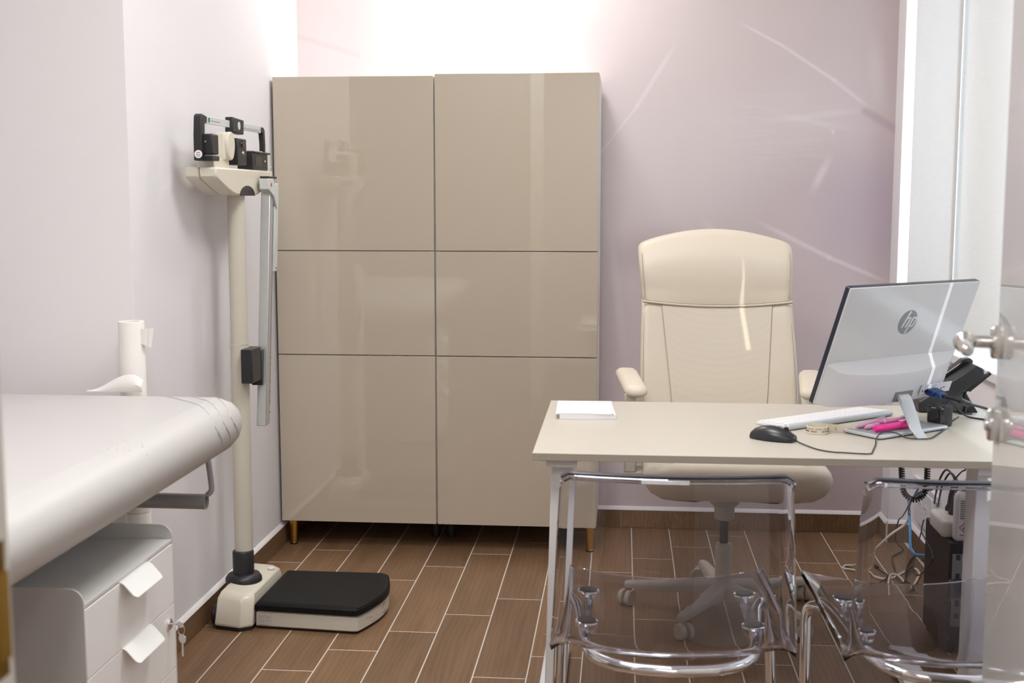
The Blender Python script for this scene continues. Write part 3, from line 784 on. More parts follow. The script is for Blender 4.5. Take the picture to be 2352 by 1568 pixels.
# rating label on the platform side
a0, a1 = V((-1.108, 3.5442, 0)), V((-1.050, 3.5395, 0))
dl = (a1 - a0).normalized(); nl = V((dl.y, -dl.x, 0)); nl = -nl if nl.y > 0 else nl
def lab(u0, u1, z0, z1, off, th):
    q = MB(); p = [a0 + dl * u0, a0 + dl * u1]
    return q.rings([[p[0] + nl * off + V((0, 0, z)), p[1] + nl * off + V((0, 0, z)), p[1] + nl * (off + th) + V((0, 0, z)), p[0] + nl * (off + th) + V((0, 0, z))] for z in (z0, z1)])
lb = lab(0, .036, .016, .050, .0012, .0006).build('rating_label', 'label', t)
q = MB()
random.seed(3)
for i, z in enumerate((.046, .043, .040, .037, .031, .028, .022)):
    u = .002
    while u < .030:
        w = random.uniform(.002, .007); q2 = lab(u, min(u + w, .034), z - .0006, z + .0006, .0018, .0002); q.v += q2.v; q.f += [tuple(k + len(q.v) - len(q2.v) for k in f) for f in q2.f]; u += w + random.uniform(.001, .006)
pt = q.build('label_print', 'print_grey', lb); pt['kind'] = 'stuff'
# base block carrying the column
bo = [(-1.246, 3.53), (-1.160, 3.510), (-1.124, 3.533), (-1.118, 3.84), (-1.15, 3.872), (-1.246, 3.86)]
q = MB(); rings = []
for z, dx, dyn, ins in ((.010, 0, 0, .004), (.016, 0, 0, .0), (.085, .006, .018, .0), (.104, .010, .030, .004), (.109, .014, .036, .010)):
    rings.append([(x + (dx if x < -1.2 else 0), y + (dyn if y < 3.6 else -dyn * .3), z + (.008 if (x < -1.2 and z > .08) else 0)) for x, y in inset(bo, ins)])
q.rings(rings); q.build('base_housing', 'scale_cream', t, bevel=.004)
q = MB(); q.slab(inset(bo, .004), [(0, 0), (0, .012)]); q.build('base_sole', 'black', t)
q = MB(); q.lathe([(.058, .112), (.057, .122), (.050, .132), (.040, .1365), (.0345, .137)], (CX, CY - .02, 0), (.0, .0, 1), 32)
q.build('column_collar', 'black', t)
q = MB(); q.lathe([(.0335, .134), (.0335, .205), (.031, .209)], (CX, CY - .02, 0), (0, 0, 1), 32); q.build('column_sleeve', 'black', t)
for yy in (3.575, 3.80):
    q = MB(); q.cyl((-1.262, yy, .031), (-1.240, yy, .031), .031, 24, .004); q.build('wheel', 'black', t)
q = MB(); q.lathe([(.011, .112), (.011, .115), (.009, .1165)], (-1.143, 3.80, 0), (0, 0, 1), 18); q.build('level_cap', 'white', t)
q = MB(); q.cyl((CX, CY - .012, .20), (CX, CY, .866), .0285, 28); q.build('column', 'scale_post', t)
q = MB(); q.cyl((CX, CY, .868), (CX, CY, 1.345), .0270, 28); q.build('column', 'scale_post', t)
q = MB(); q.cyl((CX, CY, .864), (CX, CY, .869), .0280, 28); q.build('joint_ring', 'chrome', t)
# boat shaped head, two shells with a seam, long axis along the wall
def boat(y):    # underside height
    a = abs((y - 3.705) / .285); return 1.332 + .052 * max(0, (a - .33) / .67) ** 1.35
prof = [(3.420, 1.413), (3.423, 1.387)] + [(3.43 + .55 * k / 24, boat(3.43 + .55 * k / 24)) for k in range(0, 25)] + [(3.988, 1.392), (3.990, 1.413)]
q = MB(); q.prism(prof, -1.2555, -1.2145, 'x'); q.build('head_shell', 'scale_cream', t, bevel=.004)
q = MB(); q.prism(prof, -1.2135, -1.162, 'x'); q.build('head_shell', 'scale_cream', t, bevel=.006)
q = MB(); q.prism([(3.707 + .074 * cos(R(a)), 1.3315 + .031 * sin(R(a)) * 1.0) for a in range(0, 181, 12)], -1.1625, -1.1603, 'x'); q.build('lever_recess', 'black', t)
q = MB(); q.tube([(-1.1597, 3.955 + .006 * cos(R(a)), 1.386 + .006 * sin(R(a))) for a in range(-60, 230, 20)], .0013, 6); q.tube([(-1.1597, 3.958, 1.378), (-1.1597, 3.950, 1.376)], .0013, 6)
q.build('maker_mark', 'print_red', t)
# beam with end frames and weights
q = MB(); q.prism([(3.392, 1.556), (3.402, 1.562), (3.438, 1.557), (3.438, 1.539), (3.419, 1.537), (3.416, 1.50), (3.416, 1.43), (3.384, 1.43), (3.384, 1.50)], -1.2140, -1.190, 'x'); ef = q.build('end_frame', 'black', t, bevel=.003)
q = MB(); q.box(-1.206, -1.164, 3.400, 3.456, 1.448, 1.506); q.build('damper_housing', 'black', t, bevel=.004)
q = MB(); q.box(-1.214, -1.163, 3.399, 3.457, 1.430, 1.4455); q.build('damper_housing', 'black', t, bevel=.003)
q = MB(); q.lathe([(.0035, 0), (.003, .002)], (-1.184, 3.4003, 1.484), (0, -1, 0), 12); q.build('screw', 'satin', t)
st = MB().lathe([(.0115, 0), (.0112, .0008)], (-1.200, 3.3838, 1.448), (0, -1, 0), 22).build('approval_sticker', 'label_white', t)
q = MB(); q.box(-1.205, -1.195, 3.3824, 3.3830, 1.4515, 1.4535); q.build('sticker_print', 'print_red', st)
q = MB(); q.box(-1.207, -1.193, 3.3824, 3.3830, 1.4465, 1.4480); q.box(-1.205, -1.195, 3.3824, 3.3830, 1.4425, 1.4440); q.build('sticker_print', 'print_grey', st)
q = MB(); q.prism([(3.962, 1.556), (3.982, 1.556), (3.994, 1.548), (3.999, 1.50), (3.998, 1.456), (3.978, 1.456), (3.979, 1.50), (3.972, 1.535), (3.962, 1.536)], -1.2035, -1.187, 'x'); q.build('end_frame', 'black', t, bevel=.003)
ub = MB(); ub.box(-1.197, -1.191, 3.434, 3.966, 1.5365, 1.5575); ub = ub.build('upper_beam', 'alu_light', t, bevel=.001)
q = MB(); q.box(-1.1912, -1.1902, 3.450, 3.462, 1.541, 1.5535); q.build('green_mark', 'print_green', ub)
q = MB()
for i in range(26):
    y = 3.76 + .19 * i / 26; q.box(-1.1912, -1.1904, y, y + .0015, 1.5395, 1.5395 + (.009 if i % 5 == 0 else .005))
for i in range(4): q.box(-1.1912, -1.1904, 3.475 + .02 * i, 3.475 + .02 * i + .014, 1.545, 1.5475)
_o = q.build('graduation', 'print_grey', ub); _o['kind'] = 'stuff'
q = MB(); q.prism([(3.640, 1.524), (3.748, 1.520), (3.752, 1.565), (3.644, 1.569)], -1.206, -1.181, 'x')
sw = q.build('sliding_weight', 'black', t, bevel=.003)
q = MB(); q.lathe([(.0125, 0), (.0125, .001), (.008, .0016)], (-1.181, 3.700, 1.545), (1, 0, 0), 20); q.build('weight_window', 'alu_light', sw)
q = MB(); q.box(-1.197, -1.191, 3.56, 3.985, 1.4535, 1.4775); lbm = q.build('lower_beam', 'alu_light', t, bevel=.001)
q = MB()
for i in range(16):
    y = 3.765 + .19 * i / 16; q.box(-1.1912, -1.1904, y, y + .003, 1.463 + .004 * (i % 2), 1.468 + .004 * (i % 2))
_o = q.build('graduation', 'print_grey', lbm); _o['kind'] = 'stuff'
# pivot housing: tapering block with a rounded end facing the user
q = MB(); q.prism([(3.545, 1.437), (3.610, 1.437), (3.628, 1.449), (3.640, 1.475), (3.632, 1.503), (3.612, 1.517), (3.545, 1.517)], -1.222, -1.176, 'x'); q.build('pivot_housing', 'scale_cream', t, bevel=.004)
q = MB(); q.prism([(3.578 + .033 * cos(R(a)), 1.487 + (.034 if sin(R(a)) > 0 else .050) * sin(R(a))) for a in range(0, 360, 20)], -1.177, -1.166, 'x'); q.build('pivot_cap', 'scale_cream', t, bevel=.002)
q = MB(); q.box(-1.232, -1.182, 3.46, 3.60, 1.411, 1.440); q.build('pivot_foot', 'scale_cream', t, bevel=.002)
q = MB(); q.box(-1.214, -1.172, 3.655, 3.742, 1.4255, 1.506); pw = q.build('poise_weight', 'black', t, bevel=.003)
q = MB(); q.lathe([(.013, 0), (.012, .004), (.009, .0045)], (-1.172, 3.70, 1.490), (1, 0, 0), 18); q.build('poise_knob', 'black_gloss', pw)
q = MB(); q.lathe([(.0065, 0), (.005, .003)], (-1.172, 3.705, 1.462), (1, 0, 0), 14); q.build('poise_screw', 'satin', pw)
q = MB(); q.box(-1.222, -1.170, 3.800, 3.962, 1.4135, 1.468); q.box(-1.226, -1.166, 3.800, 3.985, 1.466, 1.4725); pi_ = q.build('pointer_housing', 'black', t, bevel=.003)
q = MB(); q.box(-1.1702, -1.1692, 3.825, 3.895, 1.424, 1.456); q.build('pointer_window', 'black_gloss', pi_)
q = MB(); q.lathe([(.004, 0), (.003, .002)], (-1.170, 3.93, 1.443), (1, 0, 0), 12); q.build('screw', 'satin', pi_)
q = MB(); q.tube([(-1.176, 3.945, 1.418), (-1.165, 3.985, 1.428)], .0009, 6); q.build('pointer_wire', 'alu_light', pi_)
# height measuring rod hung from the head
def rodp(z, dy=0.0, x=-1.135):
    k = (z - .60) / (1.385 - .60); return V((x, 3.763 + .115 * k + dy, z))
def rod_box(z0, z1, dy0, dy1, xa, xb):
    q = MB(); return q.rings([[rodp(z, dy0, xa), rodp(z, dy0, xb), rodp(z, dy1, xb), rodp(z, dy1, xa)] for z in (z0, z1)])
rd = thing('measuring_rod', 'grey aluminium height measuring rod with a slide hanging beside the cream scale column', 'measuring rod', (-1.135, 3.8, .6))
rod_box(.602, 1.375, -.034, .004, -1.158, -1.128).build('rail', 'alu', rd, bevel=.002)
rod_box(.66, 1.37, .004, .013, -1.150, -1.130).build('rail_slot', 'black', rd)
rod_box(.602, 1.10, .0045, .022, -1.156, -1.131).build('rail_edge', 'alu', rd, bevel=.001)
sl = rod_box(1.087, 1.372, .018, .058, -1.152, -1.126).build('slide', 'alu_light', rd, bevel=.003)
q = MB(); k = rodp(1.10, .042, -1.1257); q.box(-1.1262, -1.1254, k.y - .005, k.y + .005, 1.094, 1.101); q.build('slide_mark', 'print_red', sl)
q = MB(); q.prism([(3.800, 1.386), (3.862, 1.386), (3.905, 1.30), (3.888, 1.29), (3.86, 1.33), (3.80, 1.352)], -1.152, -1.121, 'x'); hf = q.build('head_flap', 'alu_light', rd, bevel=.002)
q = MB(); q.lathe([(.0062, 0), (.005, .0012)], (-1.121, 3.828, 1.367), (1, 0, 0), 16); q.build('red_dot', 'print_red', hf)
q = MB(); q.box(-1.154, -1.124, 3.815, 3.905, 1.3865, 1.3935); q.build('flap_cap', 'black', hf, bevel=.002)
for z in (.635, .67, .70, .735, .79, .81):
    p = rodp(z, .013, -1.1305); box(-1.1312, -1.1302, p.y - .004, p.y + .004, z, z + .005).build('rail_hole', 'print', rd)
q = MB(); q.box(-1.176, -1.140, 3.642, 3.735, .752, .858); q.box(-1.172, -1.138, 3.735, 3.764, .733, .845); q.build('column_bracket', 'black', rd, bevel=.002)

# ------------------------------------------------------------------ desk
t = thing('desk', 'beige laminate desk with white steel legs', 'desk', (.4, 3.12, 0))
DX0, DX1, DY0, DY1 = -.203, 1.00, 2.752, 3.487
q = MB(); q.box(DX0, DX1, DY0, DY1, .722, .740); dt = q.build('tabletop', 'desk', t, bevel=.0012)
q = MB(); q.box(DX0 - .0006, DX1, DY0 - .0006, DY0 + .0004, .7232, .7388); q.box(DX0 - .0006, DX0 + .0004, DY0, DY1, .7232, .7388); q.build('edge_band', 'desk_edge', dt)
def desk_leg(xa, xb, splay):
    q = MB(); y0, y1 = 2.82, 2.905
    q.rings([[(xa - splay, y0, .155), (xb - splay, y0, .155), (xb - splay, y1, .155), (xa - splay, y1, .155)], [(xa, y0, .70), (xb, y0, .70), (xb, y1, .70), (xa, y1, .70)]])
    lg = q.build('leg', 'desk_white', t, bevel=.003)
    q = MB(); q.box(xa - splay + .006, xb - splay - .004, y0 + .006, y1 - .006, .02, .17); q.build('inner_tube', 'desk_white', lg, bevel=.002)
    q = MB(); q.box(xa - .048, xb - .03, 2.80, 3.44, .004, .034); q.build('foot_bar', 'desk_white', t, bevel=.004)
    q = MB(); q.box(xa - .01, xb + .01, 2.78, 3.42, .700, .7215); q.build('top_rail', 'desk_white', t, bevel=.002)
desk_leg(-.163, -.112, .014)
desk_leg(.815, .867, -.0)
q = MB(); q.box(-.1, .80, 3.30, 3.34, .690, .7205); q.build('cross_rail', 'desk_white', t, bevel=.002)
q = MB(); q.box(-.188, -.150, 2.785, 2.83, .7135, .7215); q.box(-.160, -.154, 2.785, 2.80, .70, .7135); q.build('cable_clip', 'desk_white', t, bevel=.001)
q = MB(); q.lathe([(.009, 0), (.009, .004)], (-.125, 2.84, .7165), (0, -1, 0), 14); q.build('bolt', 'satin', t)

# ------------------------------------------------------------------ office chair
t = thing('office_chair', 'cream leatherette office chair with high back behind the desk', 'office chair', (.325, 3.83, 0))
def ylev(z):     # front face of the backrest
    pts = [(.44, 3.935), (.60, 3.950), (.69, 3.968), (.81, 4.003), (.98, 4.054), (1.06, 4.050), (1.11, 4.056), (1.16, 4.076), (1.20, 4.102), (1.25, 4.14)]
    for (a, ya), (c, yc) in zip(pts, pts[1:]):
        if z <= c: return ya + (yc - ya) * max(0, (z - a)) / (c - a)
    return pts[-1][1]
def hw(z):
    pts = [(.44, .225), (.56, .252), (.69, .2565), (.80, .2545), (.985, .2455), (1.05, .2485), (1.17, .2540), (1.25, .25)]
    for (a, ya), (c, yc) in zip(pts, pts[1:]):
        if z <= c: return ya + (yc - ya) * max(0, (z - a)) / (c - a)
    return pts[-1][1]
def cxl(z): return .318 - .014 * max(0, min(1, (z - .69) / .5))
def back_ring(z, curve, th, shrink=0.0, proud=0.0):
    w = hw(z) - shrink; y0 = ylev(z) - proud + shrink * .6; d = th - shrink * 1.2
    out = []
    for x, y in rrect(2 * w, d, min(.028, d * .45), 6):
        # subdivide long sides through curvature
        out.append((x, y))
    # resample the front and back sides so that the curve follows
    res = []
    n = len(out)
    for i in range(n):
        a, c = V(out[i]), V(out[(i + 1) % n]); m = 12 if abs(c.x - a.x) > .1 else 1
        for k in range(m): res.append(a + (c - a) * k / m)
    return [(cxl(z) + p.x, y0 + d / 2 + p.y - .028 * (p.x / w) ** 2 * (1 if z < 1.0 else .6), z + curve * (p.x / w) ** 2) for p in res]
q = MB(); rings = [back_ring(.47, 0, .07, .03), back_ring(.475, 0, .07, .01)]
for k in range(1, 12):
    z = .48 + (.974 - .48) * k / 11
    rings.append(back_ring(z, .018 * max(0, (z - .75) / .22), .07))
rings.append(back_ring(.978, .018, .07, .008))
q.rings(rings); bk = q.build('backrest', 'leather', t, ang=60)
q = MB(); rings = [back_ring(.966, .018, .082, .016, .004), back_ring(.970, .018, .082, .006, .006), back_ring(.978, .018, .082, .0, .007)]
for k in range(1, 9):
    z = .978 + (1.200 - .978) * k / 8
    rings.append(back_ring(z, .018 - .056 * k / 8, .082 + .008 * sin(pi * k / 8), 0, .007))
for sh, dz in ((.004, .008), (.012, .015), (.024, .020), (.034, .0215)):
    rings.append(back_ring(1.200 + dz, -.038, .082, sh, .007))
q.rings(rings); hr = q.build('headrest', 'leather', t, ang=60)
# perforated centre panel, piping and stitched seams follow the front face
def front(x_rel, z, off):
    w = hw(z); return V((cxl(z) + x_rel, ylev(z) - .028 * (x_rel / w) ** 2 - off, z))
def pan(u, v):
    z = .55 + (.964 - .55) * v
    k = (z - .66) / (.98 - .66); half = .152 + .028 * k
    x = -half + 2 * half * u; z2 = z + .018 * (x / hw(z)) ** 2 * max(0, (z - .75) / .22)
    p = front(x, z, .0022); return (p.x, p.y, z2)
MB().sheet(pan, 18, 16, .002).build('perforated_panel', 'perf', bk)
for sg in (-1, 1):
    pts = []
    for i in range(12):
        z = .55 + (.968 - .55) * i / 11; half = .153 + .028 * (z - .66) / .32
        p = front(sg * half, z, .0026); pts.append((p.x, p.y, z + .018 * (half / hw(z)) ** 2 * max(0, (z - .75) / .22)))
    MB().tube(pts, .0014, 6).build('seam', 'leather_seam', bk)
pts = [front(hw(.97) * (-1 + 2 * i / 20) * .985, .970, .008) + V((0, 0, .018 * (-1 + 2 * i / 20) ** 2)) for i in range(21)]
MB().tube(pts, .0030, 8).build('piping', 'leather', hr)
MB().tube([p + V((0, .002, -.0045)) for p in pts], .0014, 6).build('seam', 'leather_seam', hr)
for sg in (-1, 1):
    MB().tube([front(sg * (hw(z) - .010), z, -.004) for z in [.55 + .04 * i for i in range(11)]], .0012, 6).build('seam', 'leather_seam', bk)
    MB().tube([front(sg * (hw(z) - .012), z, .0012) + V((0, 0, -.036 * max(0, (z - .98) / .22))) for z in [1.0 + .025 * i for i in range(8)]], .0012, 6).build('seam', 'leather_seam', hr)
# seat
ol = rrect(.560, .500, .09, 8, .347, 3.755)
q = MB(); q.slab(ol, [(.16, .418), (.10, .422), (.05, .434), (.02, .452), (.004, .476), (0, .497), (.006, .516), (.022, .530), (.05, .538), (.10, .541)])
q.build('seat', 'leather', t, ang=80)
# armrests
for sg, ax in ((-1, .030), (1, .584)):
    q = MB(); po = rrect(.072, .285, .030, 6)
    rings = []
    for ins, z in ((.010, 0), (.002, .006), (0, .014), (.003, .024), (.012, .031), (.024, .033)):
        rings.append([(ax + x + .034 * sg * ((y + .14) / .28 - .5), 3.785 + y, .733 + z + .016 * ((y + .14) / .28) - .010 * max(0, (-y - .06) / .08)) for x, y in inset(po, ins)])
    q.rings(rings); q.build('armrest_pad', 'leather', t, ang=70)
    q = MB(); xa = ax + .026 * -sg
    q.prism([(3.655, .737), (3.90, .737), (3.88, .715), (3.80, .66), (3.79, .48), (3.70, .48), (3.69, .66), (3.665, .71)], ax - .020, ax + .020, 'x'); q.build('armrest_post', 'strip', t, bevel=.006)
    q = MB(); q.box(min(ax - .018, .347), max(ax + .018, .347), 3.70, 3.79, .455, .480) if False else q.box(ax - .02, ax + .06 if sg < 0 else ax + .02, 3.70, 3.79, .447, .485)
    if sg > 0: q.box(ax - .06, ax + .02, 3.70, 3.79, .447, .485)
    q.build('armrest_bracket', 'chair_beige', t, bevel=.006)
# mechanism, gas column, star base
q = MB(); q.lathe([(.024, .308), (.031, .312), (.033, .352), (.045, .36), (.06, .42)], (.332, 3.83, 0), (0, 0, 1), 24); q.build('mechanism_cup', 'chair_beige', t)
q = MB(); q.cyl((.332, 3.83, .22), (.332, 3.83, .32), .014, 18); q.build('gas_rod', 'black', t)
q = MB(); q.lathe([(.026, .085), (.0265, .22), (.0245, .229), (.016, .232)], (.332, 3.83, 0), (0, 0, 1), 24); q.build('gas_cylinder', 'chair_beige', t)
q = MB(); q.lathe([(.046, .060), (.050, .066), (.048, .098), (.036, .106)], (.332, 3.83, 0), (0, 0, 1), 24); q.build('hub', 'chair_beige', t)
for k in range(5):
    a = R(26 + 72 * k); d = V((cos(a), sin(a), 0)); s_ = V((-sin(a), cos(a), 0)); o_ = V((.332, 3.83, 0))
    q = MB(); rings = []
    for r, w, zt, zb_ in ((.03, .028, .104, .062), (.12, .024, .096, .064), (.22, .020, .088, .062), (.295, .018, .082, .062), (.318, .014, .078, .064)):
        c = o_ + d * r
        rings.append([c + s_ * x + V((0, 0, z)) for x, z in ((-w, zb_), (w, zb_), (w, zt - .012), (w * .75, zt - .003), (w * .4, zt), (-w * .4, zt), (-w * .75, zt - .003), (-w, zt - .012))])
    q.rings(rings); lg = q.build('base_arm', 'chair_beige', t, ang=50)
    cpos = o_ + d * .305; ca = a + 1.1; cd = V((cos(ca), sin(ca), 0)); cs = V((-sin(ca), cos(ca), 0))
    q = MB()
    for sg in (-1, 1):
        q.lathe([(.020, 0), (.026, .002), (.0275, .006), (.0275, .014), (.024, .018)], cpos + cd * .012 + V((0, 0, .0275)) + cs * (.004 * sg), cs * sg, 22)
    q.cyl(cpos + V((0, 0, .05)), cpos + V((0, 0, .066)), .008, 10)
    q.build('castor', 'chair_beige', lg)

# ------------------------------------------------------------------ clear visitor chairs
t = thing('clear_chair', 'clear plastic chair with chrome cantilever frame, wholly visible before the left desk end', 'chair', (.105, 2.515, 0), R(0.6), 'clear visitor chairs at the desk')
CP = [(.235, .450), (.17, .4465), (.10, .442), (.02, .437), (-.06, .432), (-.115, .430), (-.148, .434), (-.168, .447), (-.178, .468), (-.183, .50), (-.187, .56), (-.191, .63), (-.195, .70), (-.199, .75), (-.203, .797)]
CPs = smooth_path([(0, y, z) for y, z in CP], 3)
def shell(u, v):
    x = -1 + 2 * u; f = v * (len(CPs) - 1); i = min(int(f), len(CPs) - 2); p = CPs[i].lerp(CPs[i + 1], f - i)
    s = v
    ks = min(1, s / .45)                       # over the seat
    w = .232 + .011 * ks if s < .5 else .243 - .022 * (s - .5) / .5
    dish = .018 * x * x * (1 - max(0, (s - .35) / .25) if s > .35 else 1) if s < .6 else 0
    bow = (.030 + .018 * max(0, 1 - abs(s - .52) / .22)) * (1 - x * x) * max(0, min(1, (s - .25) / .3))
    yy = p.y - bow + (.030 * x * x if s < .08 else 0) * (1 - s / .08)
    zz = p.z + max(0, dish) - .016 * (1 - x * x) * max(0, 1 - abs(s - .45) / .3)
    zz -= .024 * max(0, (abs(x) - .84) / .16) ** 1.5 * max(0, 1 - abs(s - .50) / .11)
    if s > .96: zz -= .016 * max(0, (abs(x) - .9) / .1) ** 2
    return (x * w, yy, zz)
MB().sheet(shell, 28, 42, lambda u, v: .0062 + .0055 * max(0, (abs(u - .5) - .468) / .032) ** .7).build('seat_shell', 'clear', t, local=True, ang=50)
def lip(u, v):
    x = -1 + 2 * u; w = .2205; bow = .030 * (1 - x * x); e = .65 * max(0, (abs(x) - .93) / .07) ** 2
    return (x * w, -.200 - bow - .030 * v + .008 * e, .7985 + .004 * sin(pi * min(1, v * .8)) - .016 * e)
MB().sheet(lip, 28, 5, .0042).build('top_edge', 'navy', t, local=True, ang=50, label='dark navy upper edge')
MB().tube([V(lip(i / 28, 1)) + V((0, -.001, -.0060)) for i in range(29)], .0050, 10).build('edge_rim', 'clear', t, local=True)
P = [(0, -.198, .399), (-.08, -.188, .400), (-.135, -.162, .403), (-.165, -.120, .407), (-.178, -.06, .414), (-.186, .02, .419), (-.196, .10, .423), (-.212, .150, .424), (-.228, .178, .416), (-.236, .184, .395), (-.238, .178, .34), (-.242, .160, .18), (-.245, .146, .06), (-.246, .135, .025), (-.246, .10, .0125), (-.246, .0, .0125), (-.246, -.20, .0125), (-.235, -.235, .0125), (-.20, -.25, .0125), (0, -.25, .0125)]
P2 = P + [(-x, y, z) for x, y, z in reversed(P[1:-1])]
sp = smooth_path(P2 + [P2[0]], 4)[:-1]
MB().tube(sp, .0122, 14, close=True).build('tube_frame', 'chrome', t, local=True)
for sx in (-1, 1):
    q = MB()
    q.box(sx * .172 - .011, sx * .172 + .011, -.045, .115, .4285, .4325)
    br = q.build('fixing_plate', 'satin', t, local=True, bevel=.001)
    for y, z in ((.118, .4555), (-.050, .4445)):
        q = MB(); q.lathe([(.022, -.004), (.0245, 0), (.0240, .003), (.018, .0042), (.006, .0046)], (sx * .172, y, z), (-.05 * sx, .03, 1), 24)
        q.lathe([(.008, -.030), (.008, 0)], (sx * .172, y, z - .0035), (0, 0, 1), 12)
        q.build('fixing_disc', 'chrome', br, local=True)
        q = MB(); q.lathe([(.0195, .0040), (.0195, .0052), (.006, .0056)], (sx * .172, y, z), (-.05 * sx, .03, 1), 24); q.build('disc_dark_reflection', 'black', br, local=True)  # dark reflection on the chrome disc, painted as a black cap
c2 = copy_tree(t, (.668, 2.520, 0), R(4.0))
c2['label'] = 'clear plastic chair with chrome frame at the right, partly behind the glass door edge'

# ------------------------------------------------------------------ monitor
TH, PHI = .657, .355
rv = V((cos(TH), sin(TH), 0)); nv = V((sin(TH), -cos(TH), 0)); uv = V((0, 0, 1)) * cos(PHI) + nv * sin(PHI); ov = rv.cross(uv)
BM = V((.476, 3.048, .813)); MW, MH = .488, .317
t = thing('monitor', 'white desktop monitor seen from the back with a round grey logo', 'monitor', (.742, 3.10, .740))
def mp(u, v, d): return BM + rv * u + uv * v + ov * d
def mrings(levels):
    q = MB(); return q.rings([[mp(u, v, d) for u, v in poly] for poly, d in levels])
def rr(u0, u1, v0, v1, r=.004): return rrect(u1 - u0, v1 - v0, r, 3, (u0 + u1) / 2, (v0 + v1) / 2)
mrings([(rr(0, MW, 0, MH), -.0150), (rr(0, MW, 0, MH), -.0022)]).build('screen_bezel', 'navy', t, label='dark screen edge')
mrings([(rr(.004, MW - .004, .018, MH - .004), -.0156), (rr(.004, MW - .004, .018, MH - .004), -.0149)]).build('screen', 'black_gloss', t)
sh = mrings([(rr(.0006, MW - .0006, .0006, MH - .0006), -.0024), (rr(.0012, MW - .0012, .0012, MH - .0012), .0008)]).build('back_shell', 'mon_white', t)
# chin with a sloping upper facet
q = MB(); rings = []
for i in range(17):
    u = .004 + (MW - .008) * i / 16; s = sin(pi * i / 16) ** .35 if 0 < i < 16 else 0
    e = max(.03, s)
    rings.append([mp(u, .003, 0), mp(u, -.004 * s + .002, .010 * e), mp(u, -.006 * s + .003, .034 * e), mp(u, .078 + .030 * (1 - s), .036 * e), mp(u, .084 + .028 * (1 - s), .034 * e), mp(u, .116, .0012)])
q.rings(rings); ch = q.build('chin', 'mon_chin', t, ang=25)
# logo disc with slanted letters
lc = (.252, .213)
q = MB(); q.rings([[mp(lc[0] + .0335 * cos(2 * pi * k / 40), lc[1] + .0335 * sin(2 * pi * k / 40), d) for k in range(40)] for d in (.0008, .0014)]); lg = q.build('logo_disc', 'logo_grey', sh)
def stroke(pts, w, d0=.00142, d1=.0018):
    # slanted stroke, pts in logo units (radius 1), seen from the back so u runs left to right for the viewer
    q = MB(); sl = .36
    P_ = [V((p[0] + p[1] * sl, p[1])) for p in pts]; L_ = []; R_ = []
    for i, p in enumerate(P_):
        L_.append((p[0] - w / 2, p[1])); R_.append((p[0] + w / 2, p[1]))
    poly = L_ + R_[::-1]
    return q.rings([[mp(lc[0] + x * .0335, lc[1] + y * .0335, d) for x, y in poly] for d in (d0, d1)])
stroke([(-.36, -.42), (-.36, .92)], .19).build('logo_letter', 'mon_white', lg)
stroke([(.06, -.42), (.06, .20)], .19).build('logo_letter', 'mon_white', lg)
stroke([(.20, -.92), (.20, .42)], .19).build('logo_letter', 'mon_white', lg) if False else None
q = MB()
def bar(x0, x1, y0, y1):
    sl = .36; q.rings([[mp(lc[0] + (x + y * sl) * .0335, lc[1] + y * .0335, d) for x, y in ((x0, y0), (x1, y0), (x1, y1), (x0, y1))] for d in (.00142, .00182)])
bar(-.28, .08, .27, .42); bar(.04, .155, .17, .36); q.build('logo_letter', 'mon_white', lg)
q = MB(); bar(.28, .47, -.93, .42); bar(.40, .80, .27, .42); bar(.40, .80, -.42, -.27); bar(.70, .86, -.34, .34); q.build('logo_letter', 'mon_white', lg)
# ports, stand arm and base plate
q = MB(); q.rings([[mp(u, v, d) for u, v in ((.352, .012), (.470, .014), (.470, .042), (.352, .040))] for d in (.0345, .0368)]); q.build('port_panel', 'mon_chin', ch, label='recessed port panel')
q = MB()
for u0, u1, v0, v1 in ((.358, .361, .020, .026), (.368, .382, .018, .026), (.430, .436, .024, .027), (.440, .446, .026, .029)):
    q.rings([[mp(u, v, d) for u, v in ((u0, v0), (u1, v0), (u1, v1), (u0, v1))] for d in (.0366, .0374)])
q.build('port', 'print', ch)
q = MB(); q.rings([[mp(u, v, d) for u, v in ((.256, .002), (.322, .002), (.322, .028), (.256, .028))] for d in (.030, .0372)]); q.build('stand_socket', 'print_grey', ch)
ft = V((.735, 3.012, .7405)); tp = mp(.286, .016, .034)
out1 = tp + ov * .008
q = MB(); rings = []
side_ = V((rv.x, rv.y, 0))
for c, w, nrm in ((tp, .021, uv), (out1 - uv * .002, .021, (uv + ov * .4).normalized()), (out1 + ov * .010 - uv * .008, .021, (uv * .7 + ov).normalized()), (ft + V((-.012, .012, .02)), .018, ov), (ft + V((0, 0, .001)), .018, ov)):
    rings.append([c - side_ * w + nrm * .006, c + side_ * w + nrm * .006, c + side_ * w - nrm * .006, c - side_ * w - nrm * .006])
q.rings(rings); q.build('stand_arm', 'mon_silver', t, bevel=.002)
ca_ = R(38)
Bp = Matrix.Translation((.692, 3.098, 0)) @ Matrix.Rotation(ca_, 4, 'Z')
q = MB(); q.M = Bp; q.rslab(rrect(.262, .122, .012, 5), .7425, .7505, .0030); bp_ = q.build('stand_base', 'mon_silver', t)
q = MB(); q.M = Bp; q.rslab(rrect(.246, .106, .009, 5), .7500, .7511, .0004); q.build('base_inlay', 'steel', bp_)
q = MB(); q.M = Bp; q.rslab(rrect(.250, .110, .010, 5), .7402, .7430, .0006); q.build('base_pad', 'black', bp_)

